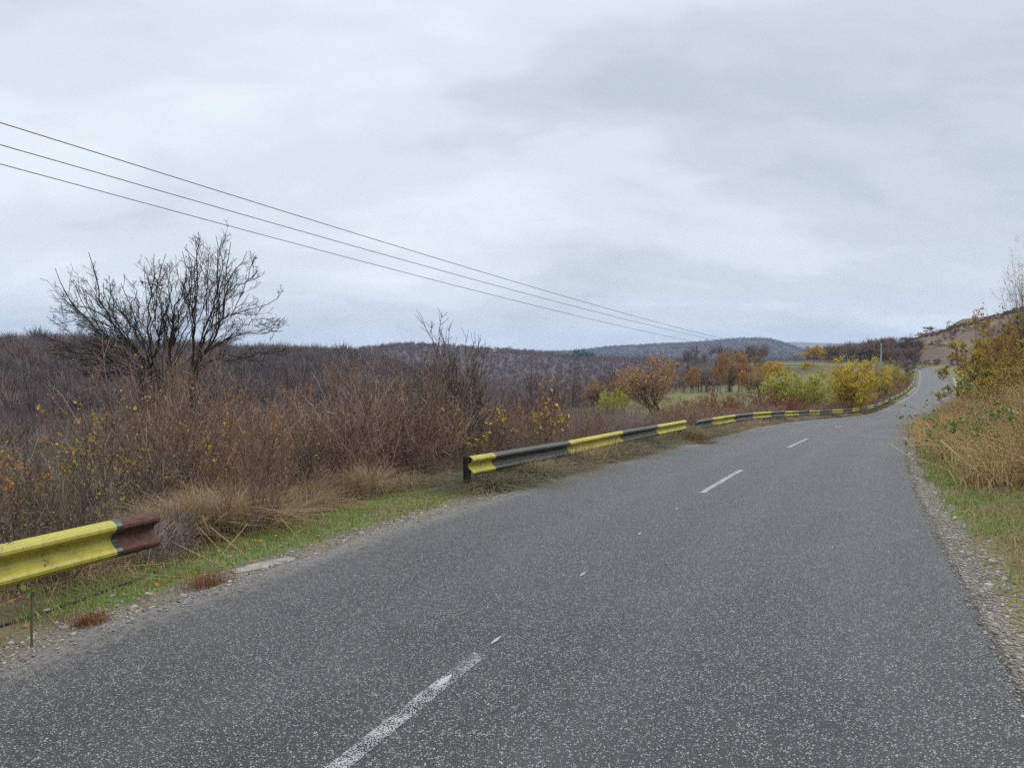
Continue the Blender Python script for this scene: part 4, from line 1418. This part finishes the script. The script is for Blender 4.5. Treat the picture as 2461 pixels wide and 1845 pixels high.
def verge_grass():
    r2 = np.random.default_rng(31)
    # left: short green patches
    p, s, de = scatter(r2, 180000, -3, 40, .12, 2.6, 1, 1.5)
    n = fbm(p[:, 0] * .7, p[:, 1] * .7, 61, 3)
    patch = (np.abs(s - 8.6) < 1.5) & (de > .5)
    keep = ((n > np.where(s < 6, .40, .47)) | patch) & (r2.random(len(s)) < smooth(.12, .7, de) * np.where(s < 10, .72, .5))
    p, s = p[keep], s[keep]
    k = np.clip(s, 4, 30)
    grass_obj("verge_grass", "short green grass in patches on the left verge", p, r2.uniform(.025, .085, len(p)) * np.where(s > 12, 1.5, 1.0), .0035 + k * .00035, .7, M["grass_green"], 1)
    # left: longer dry and mixed grass further out and under the rails
    p, s, de = scatter(r2, 150000, -3, 60, .2, 3.6, 1, 1.3)
    n = fbm(p[:, 0] * .9, p[:, 1] * .9, 67, 3)
    keep = (n > np.where(s < 6, .34, .42)) & (r2.random(len(s)) < smooth(.15, 1.3, de)) & ~((np.abs(s - 8.6) < 1.2) & (de < 2.2))
    p, s, de = p[keep], s[keep], de[keep]
    k = np.clip(s, 4, 40)
    h = r2.uniform(.05, .22, len(p)) * (0.32 + 1.1 * smooth(.6, 2.2, de)) * np.where(s > 10, 1.5, 1.0)
    grass_obj("dry_grass", "dry straw coloured grass along the left verge", p, h, .003 + k * .00035, .8, M["grass_dry"], 2)
    # right: green and straw mix
    p, s, de = scatter(r2, 210000, .5, 24, .15, 5.5, -1, 1.3)
    n = fbm(p[:, 0] * .8, p[:, 1] * .8, 71, 3)
    keep = r2.random(len(s)) < smooth(.18, .55, de + (n - .5) * .7)
    p, s, de, n = p[keep], s[keep], de[keep], n[keep]
    g = (n + r2.normal(0, .09, len(n))) > .43
    k = np.clip(s, 4, 30)
    h = r2.uniform(.03, .13, len(p))
    grass_obj("verge_grass", "green grass on the right verge", p[g], h[g], (.003 + k * .00035)[g], .75, M["grass_green"], 3)
    grass_obj("dry_grass", "straw coloured grass on the right verge", p[~g], h[~g] * 1.2, (.003 + k * .00035)[~g], .85, M["grass_dry"], 4)


verge_grass()


def tufts():
    """separate dry tufts on the left bank and in front of the rails"""
    def mk(seed, mat, h, lean, wd=.007):
        r2 = np.random.default_rng(seed)
        n = 330
        base = r2.normal(0, .10, (n, 3)) * np.array([1, 1, 0])
        V, A, B = blades(r2, base, h * r2.uniform(.4, 1.05, n), r2.uniform(.6, 1.3, n) * wd, lean, .7)
        return obj("grass_tuft", mk_mesh("grass_tuft", V, [A, B], [mat]))
    dry = [Kind(lambda i=i: mk(600 + i, M["grass_dry"], 1.0, .42)) for i in range(3)]
    mix = [Kind(lambda i=i: mk(620 + i, M["twig_olive"], 1.0, .5)) for i in range(2)]
    r2 = np.random.default_rng(33)
    for i in range(42):
        s = r2.uniform(3.5, 9.8)
        de = r2.uniform(1.55, 2.7)
        p = road_pt(np.array([s]), PW / 2 + de)[0]
        o = dry[i % 3]("dry straw tuft on the bank between the two guardrails", "grass tuft", "straw tufts between the guardrails")
        place(o, float(p[0]), float(p[1]), gz(p[0], p[1]) - .02, r2.uniform(0, 6), r2.uniform(.7, 1.5), r2.uniform(.22, .8))
    for i in range(270):
        s = 10.4 + 90 * r2.random() ** 1.7
        de = r2.uniform(.42, .74) if i % 3 else r2.uniform(.9, 1.6)
        p = road_pt(np.array([s]), PW / 2 + de)[0]
        kd = mix[i % 2] if r2.random() < .6 else dry[i % 3]
        o = kd("weedy brown green tuft growing along the foot of the striped guardrail", "grass tuft", "weed tufts along the striped guardrail")
        place(o, float(p[0]), float(p[1]), gz(p[0], p[1]) - .02, r2.uniform(0, 6), r2.uniform(.9, 1.7), r2.uniform(.22, .5) * (.7 if s < 11.5 else (1.2 if 13.5 < s < 24 else 1.0)))


tufts()


def stones():
    r2 = np.random.default_rng(51)
    t = (1 + 5 ** .5) / 2
    ico = unit(np.array([(-1, t, 0), (1, t, 0), (-1, -t, 0), (1, -t, 0), (0, -1, t), (0, 1, t), (0, -1, -t), (0, 1, -t), (t, 0, -1), (t, 0, 1), (-t, 0, -1), (-t, 0, 1)], float))
    IF = np.array([(0, 11, 5), (0, 5, 1), (0, 1, 7), (0, 7, 10), (0, 10, 11), (1, 5, 9), (5, 11, 4), (11, 10, 2), (10, 7, 6), (7, 1, 8), (3, 9, 4), (3, 4, 2), (3, 2, 6), (3, 6, 8), (3, 8, 9), (4, 9, 5), (2, 4, 11), (6, 2, 10), (8, 6, 7), (9, 8, 1)])

    def pile(p, size):
        m = len(p)
        sh = r2.uniform(.75, 1.25, (m, 12, 1)) * size[:, None, None]
        V = ico[None] * sh * np.stack([r2.uniform(.8, 1.4, m), r2.uniform(.7, 1.1, m), r2.uniform(.35, .7, m)], 1)[:, None]
        a = r2.uniform(0, 6.28, m)
        c, s = np.cos(a)[:, None], np.sin(a)[:, None]
        V = np.stack([V[..., 0] * c - V[..., 1] * s, V[..., 0] * s + V[..., 1] * c, V[..., 2]], -1) + p[:, None]
        return V.reshape(-1, 3), (IF[None] + np.arange(m)[:, None, None] * 12).reshape(-1, 3)
    for side, lab, n, s0, s1, b in ((1, "loose pale gravel along the left edge of the asphalt", 26000, -2, 30, .65), (-1, "loose pale gravel along the right edge of the asphalt", 24000, .3, 24, .48)):
        p, s, de = scatter(r2, n, s0, s1, -.2 if side > 0 else -.05, b, side, 1.4)
        k = r2.random(len(s)) < 1 - smooth(b * .45, b, de)
        p, s, de = p[k], s[k], de[k]
        on = de < 0.02
        q = road_pt(s, side * (PW / 2 + de))
        p[on, 2] = q[on, 2] + .002
        sz = np.exp(r2.normal(math.log(.0068 if side > 0 else .0068), .5, len(s))) * np.where(on, .7, 1.0)
        p[:, 2] += .003
        V, Fc = pile(p, np.clip(sz, .004, .034))
        tag(obj("gravel", mk_mesh("gravel", V, [Fc], [M["gravel"]], None, True)), lab, "gravel", None, "stuff")
    # single bigger stones
    for side, lab, grp, n, s0, s1, b in ((1, "rounded pale stone lying on the left gravel shoulder", "stones on the left shoulder", 26, 3, 10, 1.1), (-1, "rounded pale stone lying on the right gravel shoulder", "stones on the right shoulder", 26, 2, 9, 1.1)):
        p, s, de = scatter(r2, n, s0, s1, .08, b, side)
        for i in range(n):
            V, Fc = pile(np.zeros((1, 3)), np.array([r2.uniform(.016, .040)]))
            o = obj("stone", mk_mesh("stone", V, [Fc], [M["stone"]], None, True))
            o.location = p[i] + np.array([0, 0, .005])
            tag(o, lab, "stone", grp)
    # fallen leaves on both shoulders
    pa, s, de = scatter(r2, 420, 2, 14, .0, 2.0, 1)
    pb, s, de = scatter(r2, 200, 1, 12, .2, 3.0, -1)
    p = np.concatenate([pa, pb])
    p[:, 2] += .02
    V, Q = leaf_quads(r2, p, .05, .005, .75)
    tag(obj("fallen_leaves", mk_mesh("fallen_leaves", V, [Q], [M["leaf_orange"]])), "scattered orange and brown fallen leaves on the verges", "leaves", None, "stuff")


stones()


def verge_things():
    r2 = np.random.default_rng(91)

    def on_ground(u, v):
        # walk down the view ray to the ground
        for d in np.arange(2.0, 30, .02):
            q = unproj(u, v, d)
            if q[2] <= gz(q[0], q[1]) + .0:
                return q
        return q
    # black cable along the left verge
    pix = [(-60, 1530), (0, 1508), (80, 1487), (150, 1462), (250, 1425), (330, 1395), (400, 1365), (455, 1343)]
    P = np.array([on_ground(*q) for q in pix])
    P[:, 2] += .018
    t = np.linspace(0, len(P) - 1, 40)
    P = np.stack([np.interp(t, np.arange(len(P)), P[:, i]) for i in range(3)], 1)
    P[:, 2] = ground_z(P[:, 0], P[:, 1]) + .016 + r2.normal(0, .003, 40)
    mb = MB()
    mb.tube(P, np.interp(np.arange(40), [0, 12, 39], [.016, .010, .006]), 6)
    tag(obj("cable", mb.build("cable", [M["cable"]], True)), "thin black cable lying along the grassy left verge", "cable")
    # weathered concrete slab at the asphalt edge
    a, b = on_ground(560, 1378), on_ground(705, 1345)
    mid, ax = (a + b) / 2, (b - a)
    L = np.linalg.norm(ax)
    ax = ax / L
    pr = np.array([-ax[1], ax[0], 0])
    n = 9
    V = []
    for i in range(n):
        f = i / (n - 1) - .5
        w = .085 * (1 - .5 * abs(f * 2) ** 3) * (1 + r2.normal(0, .06))
        c = mid + ax * L * f
        V += [c + pr * w + [0, 0, .022], c - pr * w * .9 + [0, 0, .014], c - pr * w + [0, 0, -.08], c + pr * w + [0, 0, -.08]]
    idx = np.arange(n * 4).reshape(n, 4)
    nx = np.roll(idx, -1, 1)
    Q = np.stack([idx[:-1], idx[1:], nx[1:], nx[:-1]], -1).reshape(-1, 4)
    Q = np.concatenate([Q, [idx[0], idx[-1][::-1]]])
    tag(obj("concrete_slab", mk_mesh("concrete_slab", V, [Q], [M["concrete"]], None, False)), "flat pale concrete slab sunk beside the left asphalt edge", "slab")
    # upright stalk near the left corner
    q = on_ground(76, 1556)
    top = unproj(76, 1405, q[1])
    mb = MB()
    mb.tube([q - [0, 0, .03], (q * 2 + top) / 3, (q + top * 2) / 3 + [.003, 0, 0], top], [.008, .0075, .007, .005], 6)
    st = obj("weed_stalk", mb.build("weed_stalk", [M["twig_olive"]], True))
    tag(st, "single upright dark stalk with small green leaves below the yellow guardrail", "stalk")
    lv, lq = leaf_quads(r2, np.repeat((top - [0, 0, .04])[None], 7, 0), .06, .02)
    obj("leaves", mk_mesh("leaves", lv, [lq], [M["leaf_green"]]), st)
    # rust coloured weed tufts
    for (u, v, w, lab) in ((212, 1498, .10, "rust brown dried weed tuft in front of the yellow guardrail"), (500, 1408, .16, "low rust brown weed patch beside the concrete slab"), (1690, 1073, .35, "low dark red weed patch at the asphalt edge before the striped guardrail")):
        q = on_ground(u, v)
        n = 420
        base = r2.normal(0, w * .55, (n, 3)) * np.array([1, 1, 0])
        V, A, B = blades(r2, base, r2.uniform(.3, 1.1, n) * w * .9, np.full(n, .003 if w < .3 else .008), .7, .6)
        lv, lq = leaf_quads(r2, V[4::5], .012 if w < .3 else .03, .01)
        o = obj("weed_tuft", mk_mesh("weed_tuft", np.concatenate([V, lv]), [np.concatenate([A, lq + len(V)]), B], [M["weed_rust"]]))
        o.location = q
        tag(o, lab, "weed")
    # white scrap of paper by the road, far kerb stone and drain
    q = road_pt(np.array([19.3]), PW / 2 + .05)[0]
    V, Q = leaf_quads(r2, np.zeros((1, 3)), .16, 0, .6)
    V = np.concatenate([V, V + [0, 0, .03]])
    o = obj("litter_scrap", mk_mesh("litter_scrap", V, [[[0, 1, 2, 3], [7, 6, 5, 4], [0, 4, 5, 1], [1, 5, 6, 2], [2, 6, 7, 3], [3, 7, 4, 0]]], [M["stone"]], None, False))
    o.location = (q[0], q[1], q[2] + .02)
    tag(o, "small white scrap of litter on the left asphalt edge", "litter")
    for nm, lab, s0, s1, off, w, hh, m in (("kerb_stone", "pale concrete kerb stretch on the far left road edge", 120, 142, PW / 2 + .18, .25, .14, "concrete"), ("drain_channel", "long concrete drain channel along the far right road edge", 118, 166, -(PW / 2 + .6), .42, .04, "concrete")):
        s = np.arange(s0, s1, 1.0)
        V = []
        for oo, dz in ((-w / 2, -.3), (-w / 2, hh), (-w / 2 + .08, hh + .01), (0, hh - (.07 if w > .5 else 0)), (w / 2 - .08, hh + .01), (w / 2, hh), (w / 2, -.3)):
            V.append(road_pt(s, off + oo, dz))
        V = np.stack(V, 1)
        n, k = V.shape[:2]
        idx = np.arange(n * k).reshape(n, k)
        Q = np.stack([idx[:-1, :-1], idx[:-1, 1:], idx[1:, 1:], idx[1:, :-1]], -1).reshape(-1, 4)
        tag(obj(nm, mk_mesh(nm, V.reshape(-1, 3), [Q], [M[m]], None, False)), lab, "kerb" if w < .5 else "drain")


verge_things()

# ------------------------------------------------------------------ power line
def utility():
    # pole with wide crossarm that carries the three wires
    tp = unproj(2093, 849, 100.0)
    g = gz(tp[0], tp[1])
    A = np.array([[-6.75, 9.13, 4.87], [-7.37, 10.0, 4.84], [-8.1, 11.0, 4.84]])
    dirv = unit(np.array([tp[0] + 7.4, 90.0, 0]))
    per = np.array([-dirv[1], dirv[0], 0])
    root = empty("utility_pole", (float(tp[0]), float(tp[1]), g))
    tag(root, "dark pole top with a wide crossarm rising behind the golden bush", "utility pole")
    h = tp[2] - g
    mb = MB()
    mb.tube([[0, 0, -.5], [0, 0, h * .5], [0, 0, h + .45]], [.16, .14, .11], 8)
    obj("pole", mb.build("pole", [M["iron"]], True), root)
    mb = MB()
    mb.box((0, 0, h + .02), (2.5, .14, .16), per)
    mb.box((0, .0, h + .35), (1.0, .1, .12), per)
    obj("crossarm", mb.build("crossarm", [M["iron"]]), root)
    ends = []
    for k in (-1, 0, 1):
        e = per * (-k) * 1.1 + np.array([0, 0, h + (.3 if k else .62)])
        mb = MB()
        mb.tube([e - [0, 0, .24], e - [0, 0, .12], e], [.05, .09, .06], 8)
        obj("insulator", mb.build("insulator", [M["iron"]], True), root)
        ends.append(np.array([tp[0], tp[1], g]) + e)
    # order: the topmost wire in the picture is the one nearest to the road
    for i, (lab) in enumerate(("topmost of the three power lines crossing the sky", "middle one of the three power lines crossing the sky", "lowest of the three power lines crossing the sky")):
        t = np.linspace(-.4, 1, 110)[:, None]
        e = ends[2 - i]
        P = A[i] * (1 - t) + e * t
        P[:, 2] -= (4 * 1.75 * t * (1 - t))[:, 0] * np.where(t[:, 0] < 0, .5, 1)
        mb = MB()
        mb.tube(P, np.full(110, .008), 5)
        tag(obj("power_line", mb.build("power_line", [M["wire"]], True)), lab, "power line")
    # second, concrete pole beyond
    x, y, z = spot(2116.5, 150.0)
    top = CAMH - (824 - 857) / F_ * 150
    root = empty("utility_pole", (x, y, z))
    tag(root, "pale concrete pole with a short crossarm, right of the dark crossarm", "utility pole")
    hh = top - z
    mb = MB()
    mb.tube([[0, 0, -.5], [0, 0, hh * .5], [0, 0, hh]], [.24, .2, .15], 8)
    obj("pole", mb.build("pole", [M["polec"]], True), root)
    mb = MB()
    mb.box((0, 0, hh - .9), (1.1, .16, .18), (1, .2, 0))
    mb.tube([[0, 0, hh - .3], [.25, 0, hh + .1], [.3, 0, hh + .45]], [.07, .09, .12], 6)
    mb.tube([[0, 0, hh - .3], [-.05, 0, hh + .3]], [.06, .08], 6)
    obj("crossarm", mb.build("crossarm", [M["iron"]]), root)
    for u, tv, lab in ((2277, 840, "thin bare post on the brown hillside, the one nearer the road's end"), (2301, 831, "taller thin post on the brown hillside, nearer the brown gold bush")):
        x, y, z = spot(u, 190.0)
        top = CAMH - (tv - 857) / F_ * 190
        mb = MB()
        mb.tube([[0, 0, -.3], [0, 0, (top - z) * .5], [0, 0, top - z]], [.11, .10, .08], 6)
        mb.box((0, 0, top - z - .3), (.7, .08, .08), (1, 0, 0))
        o = obj("hillside_post", mb.build("hillside_post", [M["iron"]]))
        o.location = (x, y, z)
        tag(o, lab, "post")


utility()

# ------------------------------------------------------------------ woods on the hills (each wood one mass)
def mini_tree(r2, n_tw, wid, conifer=False):
    """a unit-high winter tree made of thin slivers"""
    if conifer:
        t = r2.uniform(.05, 1, n_tw)
        a = r2.uniform(0, 6.28, n_tw)
        rad = .26 * (1 - t) + .02
        p = np.stack([np.zeros(n_tw), np.zeros(n_tw), t + .08], 1)
        q = np.stack([np.cos(a) * rad, np.sin(a) * rad, t - .06], 1)
        wd = np.full(n_tw, wid * 2.2)
    else:
        a = r2.uniform(0, 6.28, n_tw)
        el = np.arccos(r2.uniform(-.25, 1, n_tw))
        rad = r2.uniform(.25, 1, n_tw) ** .6
        q = np.stack([np.sin(el) * np.cos(a) * .40, np.sin(el) * np.sin(a) * .40, .62 + .38 * np.cos(el)], 1) * rad[:, None] + np.array([0, 0, .55])[None] * (1 - rad[:, None])
        p = q * np.array([.35, .35, .62]) + r2.normal(0, .02, (n_tw, 3))
        wd = np.full(n_tw, wid) * r2.uniform(.6, 1.4, n_tw)
    d = unit(q - p)
    s = unit(np.cross(d, r2.normal(0, 1, (n_tw, 3)))) * wd[:, None]
    V = np.stack([p - s * .7, p + s * .7, q + s * .35, q - s * .35], 1).reshape(-1, 3)
    Q = np.arange(n_tw * 4).reshape(-1, 4)
    # trunk: three-sided
    P, R = np.array([[[0, 0, -.1], [0, 0, .4], [0, 0, .75]]]), np.array([[.022, .018, .008]])
    tv, tq = tubes(P, R, 3)
    return np.concatenate([V, tv]), np.concatenate([Q, tq + len(V)])


def wood(name, label, xs, ys, H, cols, n_tw, wid, seed, conifer=False, wscale=1.0):
    r2 = np.random.default_rng(seed)
    m = len(xs)
    zs = ground_z(xs, ys)
    tmpl = [mini_tree(r2, n_tw, wid, conifer) for _ in range(7)]
    ti = r2.integers(0, 7, m)
    h = H * np.clip(r2.normal(1, .2, m), .55, 1.6)
    wx = h * r2.uniform(.75, 1.2, m) * wscale
    ang = r2.uniform(0, 6.28, m)
    pal = np.array(cols)
    ci = pal[r2.choice(len(pal), m, p=np.array([.34, .28, .2] + [.18 / (len(pal) - 3)] * (len(pal) - 3)) if len(pal) > 3 else None)] * r2.uniform(.75, 1.2, (m, 1))
    VV, QQ, CC, n = [], [], [], 0
    for k in range(7):
        ii = np.nonzero(ti == k)[0]
        if not len(ii):
            continue
        V, Q = tmpl[k]
        c, s = np.cos(ang[ii])[:, None], np.sin(ang[ii])[:, None]
        X = (V[None, :, 0] * c - V[None, :, 1] * s) * wx[ii][:, None] + xs[ii][:, None]
        Y = (V[None, :, 0] * s + V[None, :, 1] * c) * wx[ii][:, None] + ys[ii][:, None]
        Z = V[None, :, 2] * h[ii][:, None] + zs[ii][:, None]
        VV.append(np.stack([X, Y, Z], -1).reshape(-1, 3))
        QQ.append((Q[None] + (np.arange(len(ii)) * len(V))[:, None, None]).reshape(-1, 4) + n)
        CC.append(np.repeat(ci[ii], len(V), 0))
        n += len(ii) * len(V)
    me = mk_mesh(name, np.concatenate(VV), [np.concatenate(QQ)], [M["forest"]], None, False, {"Col": np.concatenate(CC)})
    tag(obj(name, me), label, "woodland", None, "stuff")


def polar(r2, n, u0, u1, r0, r1):
    """even scatter over a sector given by photo columns (2212 wide) and distances"""
    a0, a1 = math.atan((u0 - 1106) / 1500), math.atan((u1 - 1106) / 1500)
    a = r2.uniform(a0, a1, n)
    r = np.sqrt(r2.uniform(r0 ** 2, r1 ** 2, n))
    return r * np.sin(a), r * np.cos(a)


PUR = [(.165, .118, .105), (.13, .096, .090), (.19, .138, .118), (.21, .14, .095), (.20, .11, .08), (.22, .18, .10)]
DRK = [(.155, .128, .122), (.13, .108, .105), (.175, .145, .13), (.18, .135, .10), (.20, .115, .085)]


def woods():
    r2 = np.random.default_rng(71)
    x, y = polar(r2, 3000, -700, 1000, 165, 440)
    wood("forest", "dark bare wood covering the near hill on the left", x, y, 9.5, [(.80 * c[0], .72 * c[1], .68 * c[2]) for c in DRK], 90, .0085, 1)
    x, y = polar(r2, 700, -500, 1340, 100, 205)
    u = 1106 + 1500 * x / y
    k = (r2.random(len(x)) < np.interp(u, [0, 300, 700, 1300], [.6, .6, .85, .9]))
    wood("forest", "brown bare scrub wood in the valley below the thicket", x[k], y[k], 5.5, PUR, 90, .008, 2)
    x, y = polar(r2, 620, 820, 1650, 138, 232)
    u = 1106 + 1500 * x / y
    k = np.hypot(x, y) > np.interp(u, [820, 1350, 1450, 1560, 1650], [180, 185, 142, 140, 144])
    wood("forest", "brown bare wood behind the far edge of the meadow", x[k], y[k], 4.8, PUR, 80, .010, 13)
    x, y = polar(r2, 3000, 820, 1800, 225, 520)
    u = 1106 + 1500 * x / y
    r = np.hypot(x, y)
    k = (r > np.interp(u, [820, 1350, 1450, 1560, 1685, 1695, 1800], [230, 230, 230, 230, 230, 430, 530]))
    wood("forest", "purple brown bare wood filling the valley beyond the meadow", x[k], y[k], 8.0, PUR, 60, .010, 3)
    x, y = polar(r2, 7600, 300, 1900, 520, 1000)
    wood("forest", "purple brown wooded hill in the middle distance", x, y, 7.2, [(.78 * c[0], .60 * c[1], .54 * c[2]) for c in PUR], 36, .019, 4)
    x, y = polar(r2, 15000, 1050, 1950, 1500, 2700)
    wood("forest", "blue purple wooded ridge far behind the meadow", x, y, 9.5, [tuple(.40 * q for q in c) for c in PUR], 12, .04, 5, wscale=1.6)
    x, y = polar(r2, 300, 1740, 1925, 205, 258)
    wood("forest", "reddish brown tree line along the hillside right of the meadow", x, y, 3.7, [(.19, .125, .105), (.17, .12, .105), (.22, .14, .11), (.27, .12, .07), (.23, .18, .13)], 90, .012, 7, wscale=1.15)
    x, y = polar(r2, 46, 1902, 1985, 186, 218)
    wood("forest", "dark purple bare copse on the slope above the gnarled tree", x, y, 4.2, [(.18, .13, .12), (.15, .115, .105), (.21, .15, .125), (.24, .125, .085)], 110, .012, 8, wscale=1.15)
    x, y = polar(r2, 1500, 1940, 2420, 185, 300)
    k = fbm(x / 14, y / 5, 81) > .50
    wood("hillside_scrub", "low dark scrub scattered over the brown hillside pasture", x[k], y[k], .9, [(.10, .07, .055), (.08, .06, .05), (.14, .10, .07), (.20, .12, .06)], 60, .02, 9, wscale=1.8)
    # dark conifers on the far slope
    x, y = polar(r2, 60, 1236, 1284, 850, 900)
    wood("conifer_wood", "small stand of dark conifers on the middle hill", x, y, 10, [(.02, .034, .028), (.026, .04, .03), (.03, .045, .034)], 70, .02, 6, True)


woods()

# skyline trees that stick up singly from the far hills
sky_t = tree_kind(360, "skyline_tree", "bark", "twig_dark", None, H=1., W=1., trunk=.2, limbs=9, c1=5, c2=4, c3=0, r=.03, twr=3)
for i, (u, d, tv, w, lab) in enumerate([(812, 890, 826, 22, "round bare tree cluster on the skyline of the middle hill"), (795, 890, 829, 16, "lower bare tree left of the round skyline cluster"), (1313, 900, 840, 8, "leftmost of the row of small skyline trees on the hill shoulder"),
                                         (1330, 900, 841, 8, "second small skyline tree on the hill shoulder"), (1341, 900, 839, 9, "tallest small skyline tree on the hill shoulder"), (1353, 900, 841, 8, "rightmost small skyline tree on the hill shoulder")]):
    o = one_tree(sky_t, lab, u, d, tv, w)

# ------------------------------------------------------------------ air between here and the far ridges
def haze():
    m = bpy.data.materials.new("haze_air")
    m.use_nodes = True
    nt = m.node_tree
    nt.nodes.clear()
    out = nt.nodes.new("ShaderNodeOutputMaterial")
    v = nt.nodes.new("ShaderNodeVolumePrincipled")
    v.inputs["Color"].default_value = (.60, .73, .97, 1)
    v.inputs["Density"].default_value = HAZE
    nt.links.new(v.outputs[0], out.inputs["Volume"])
    m.cycles.homogeneous_volume = True
    dg = bpy.context.evaluated_depsgraph_get()
    lo, hi = -32.0, 152.0
    R = 5600
    V = [(x, y, z) for x in (-R, R) for y in (-R, R) for z in (lo, hi)]
    Q = [[0, 1, 3, 2], [4, 6, 7, 5], [0, 4, 5, 1], [2, 3, 7, 6], [0, 2, 6, 4], [1, 5, 7, 3]]
    me = mk_mesh("haze", V, [Q], [m], None, False)
    tag(obj("haze", me), "thin blue autumn haze filling the valley air", "haze", None, "stuff")


HAZE = 0.00017
haze()
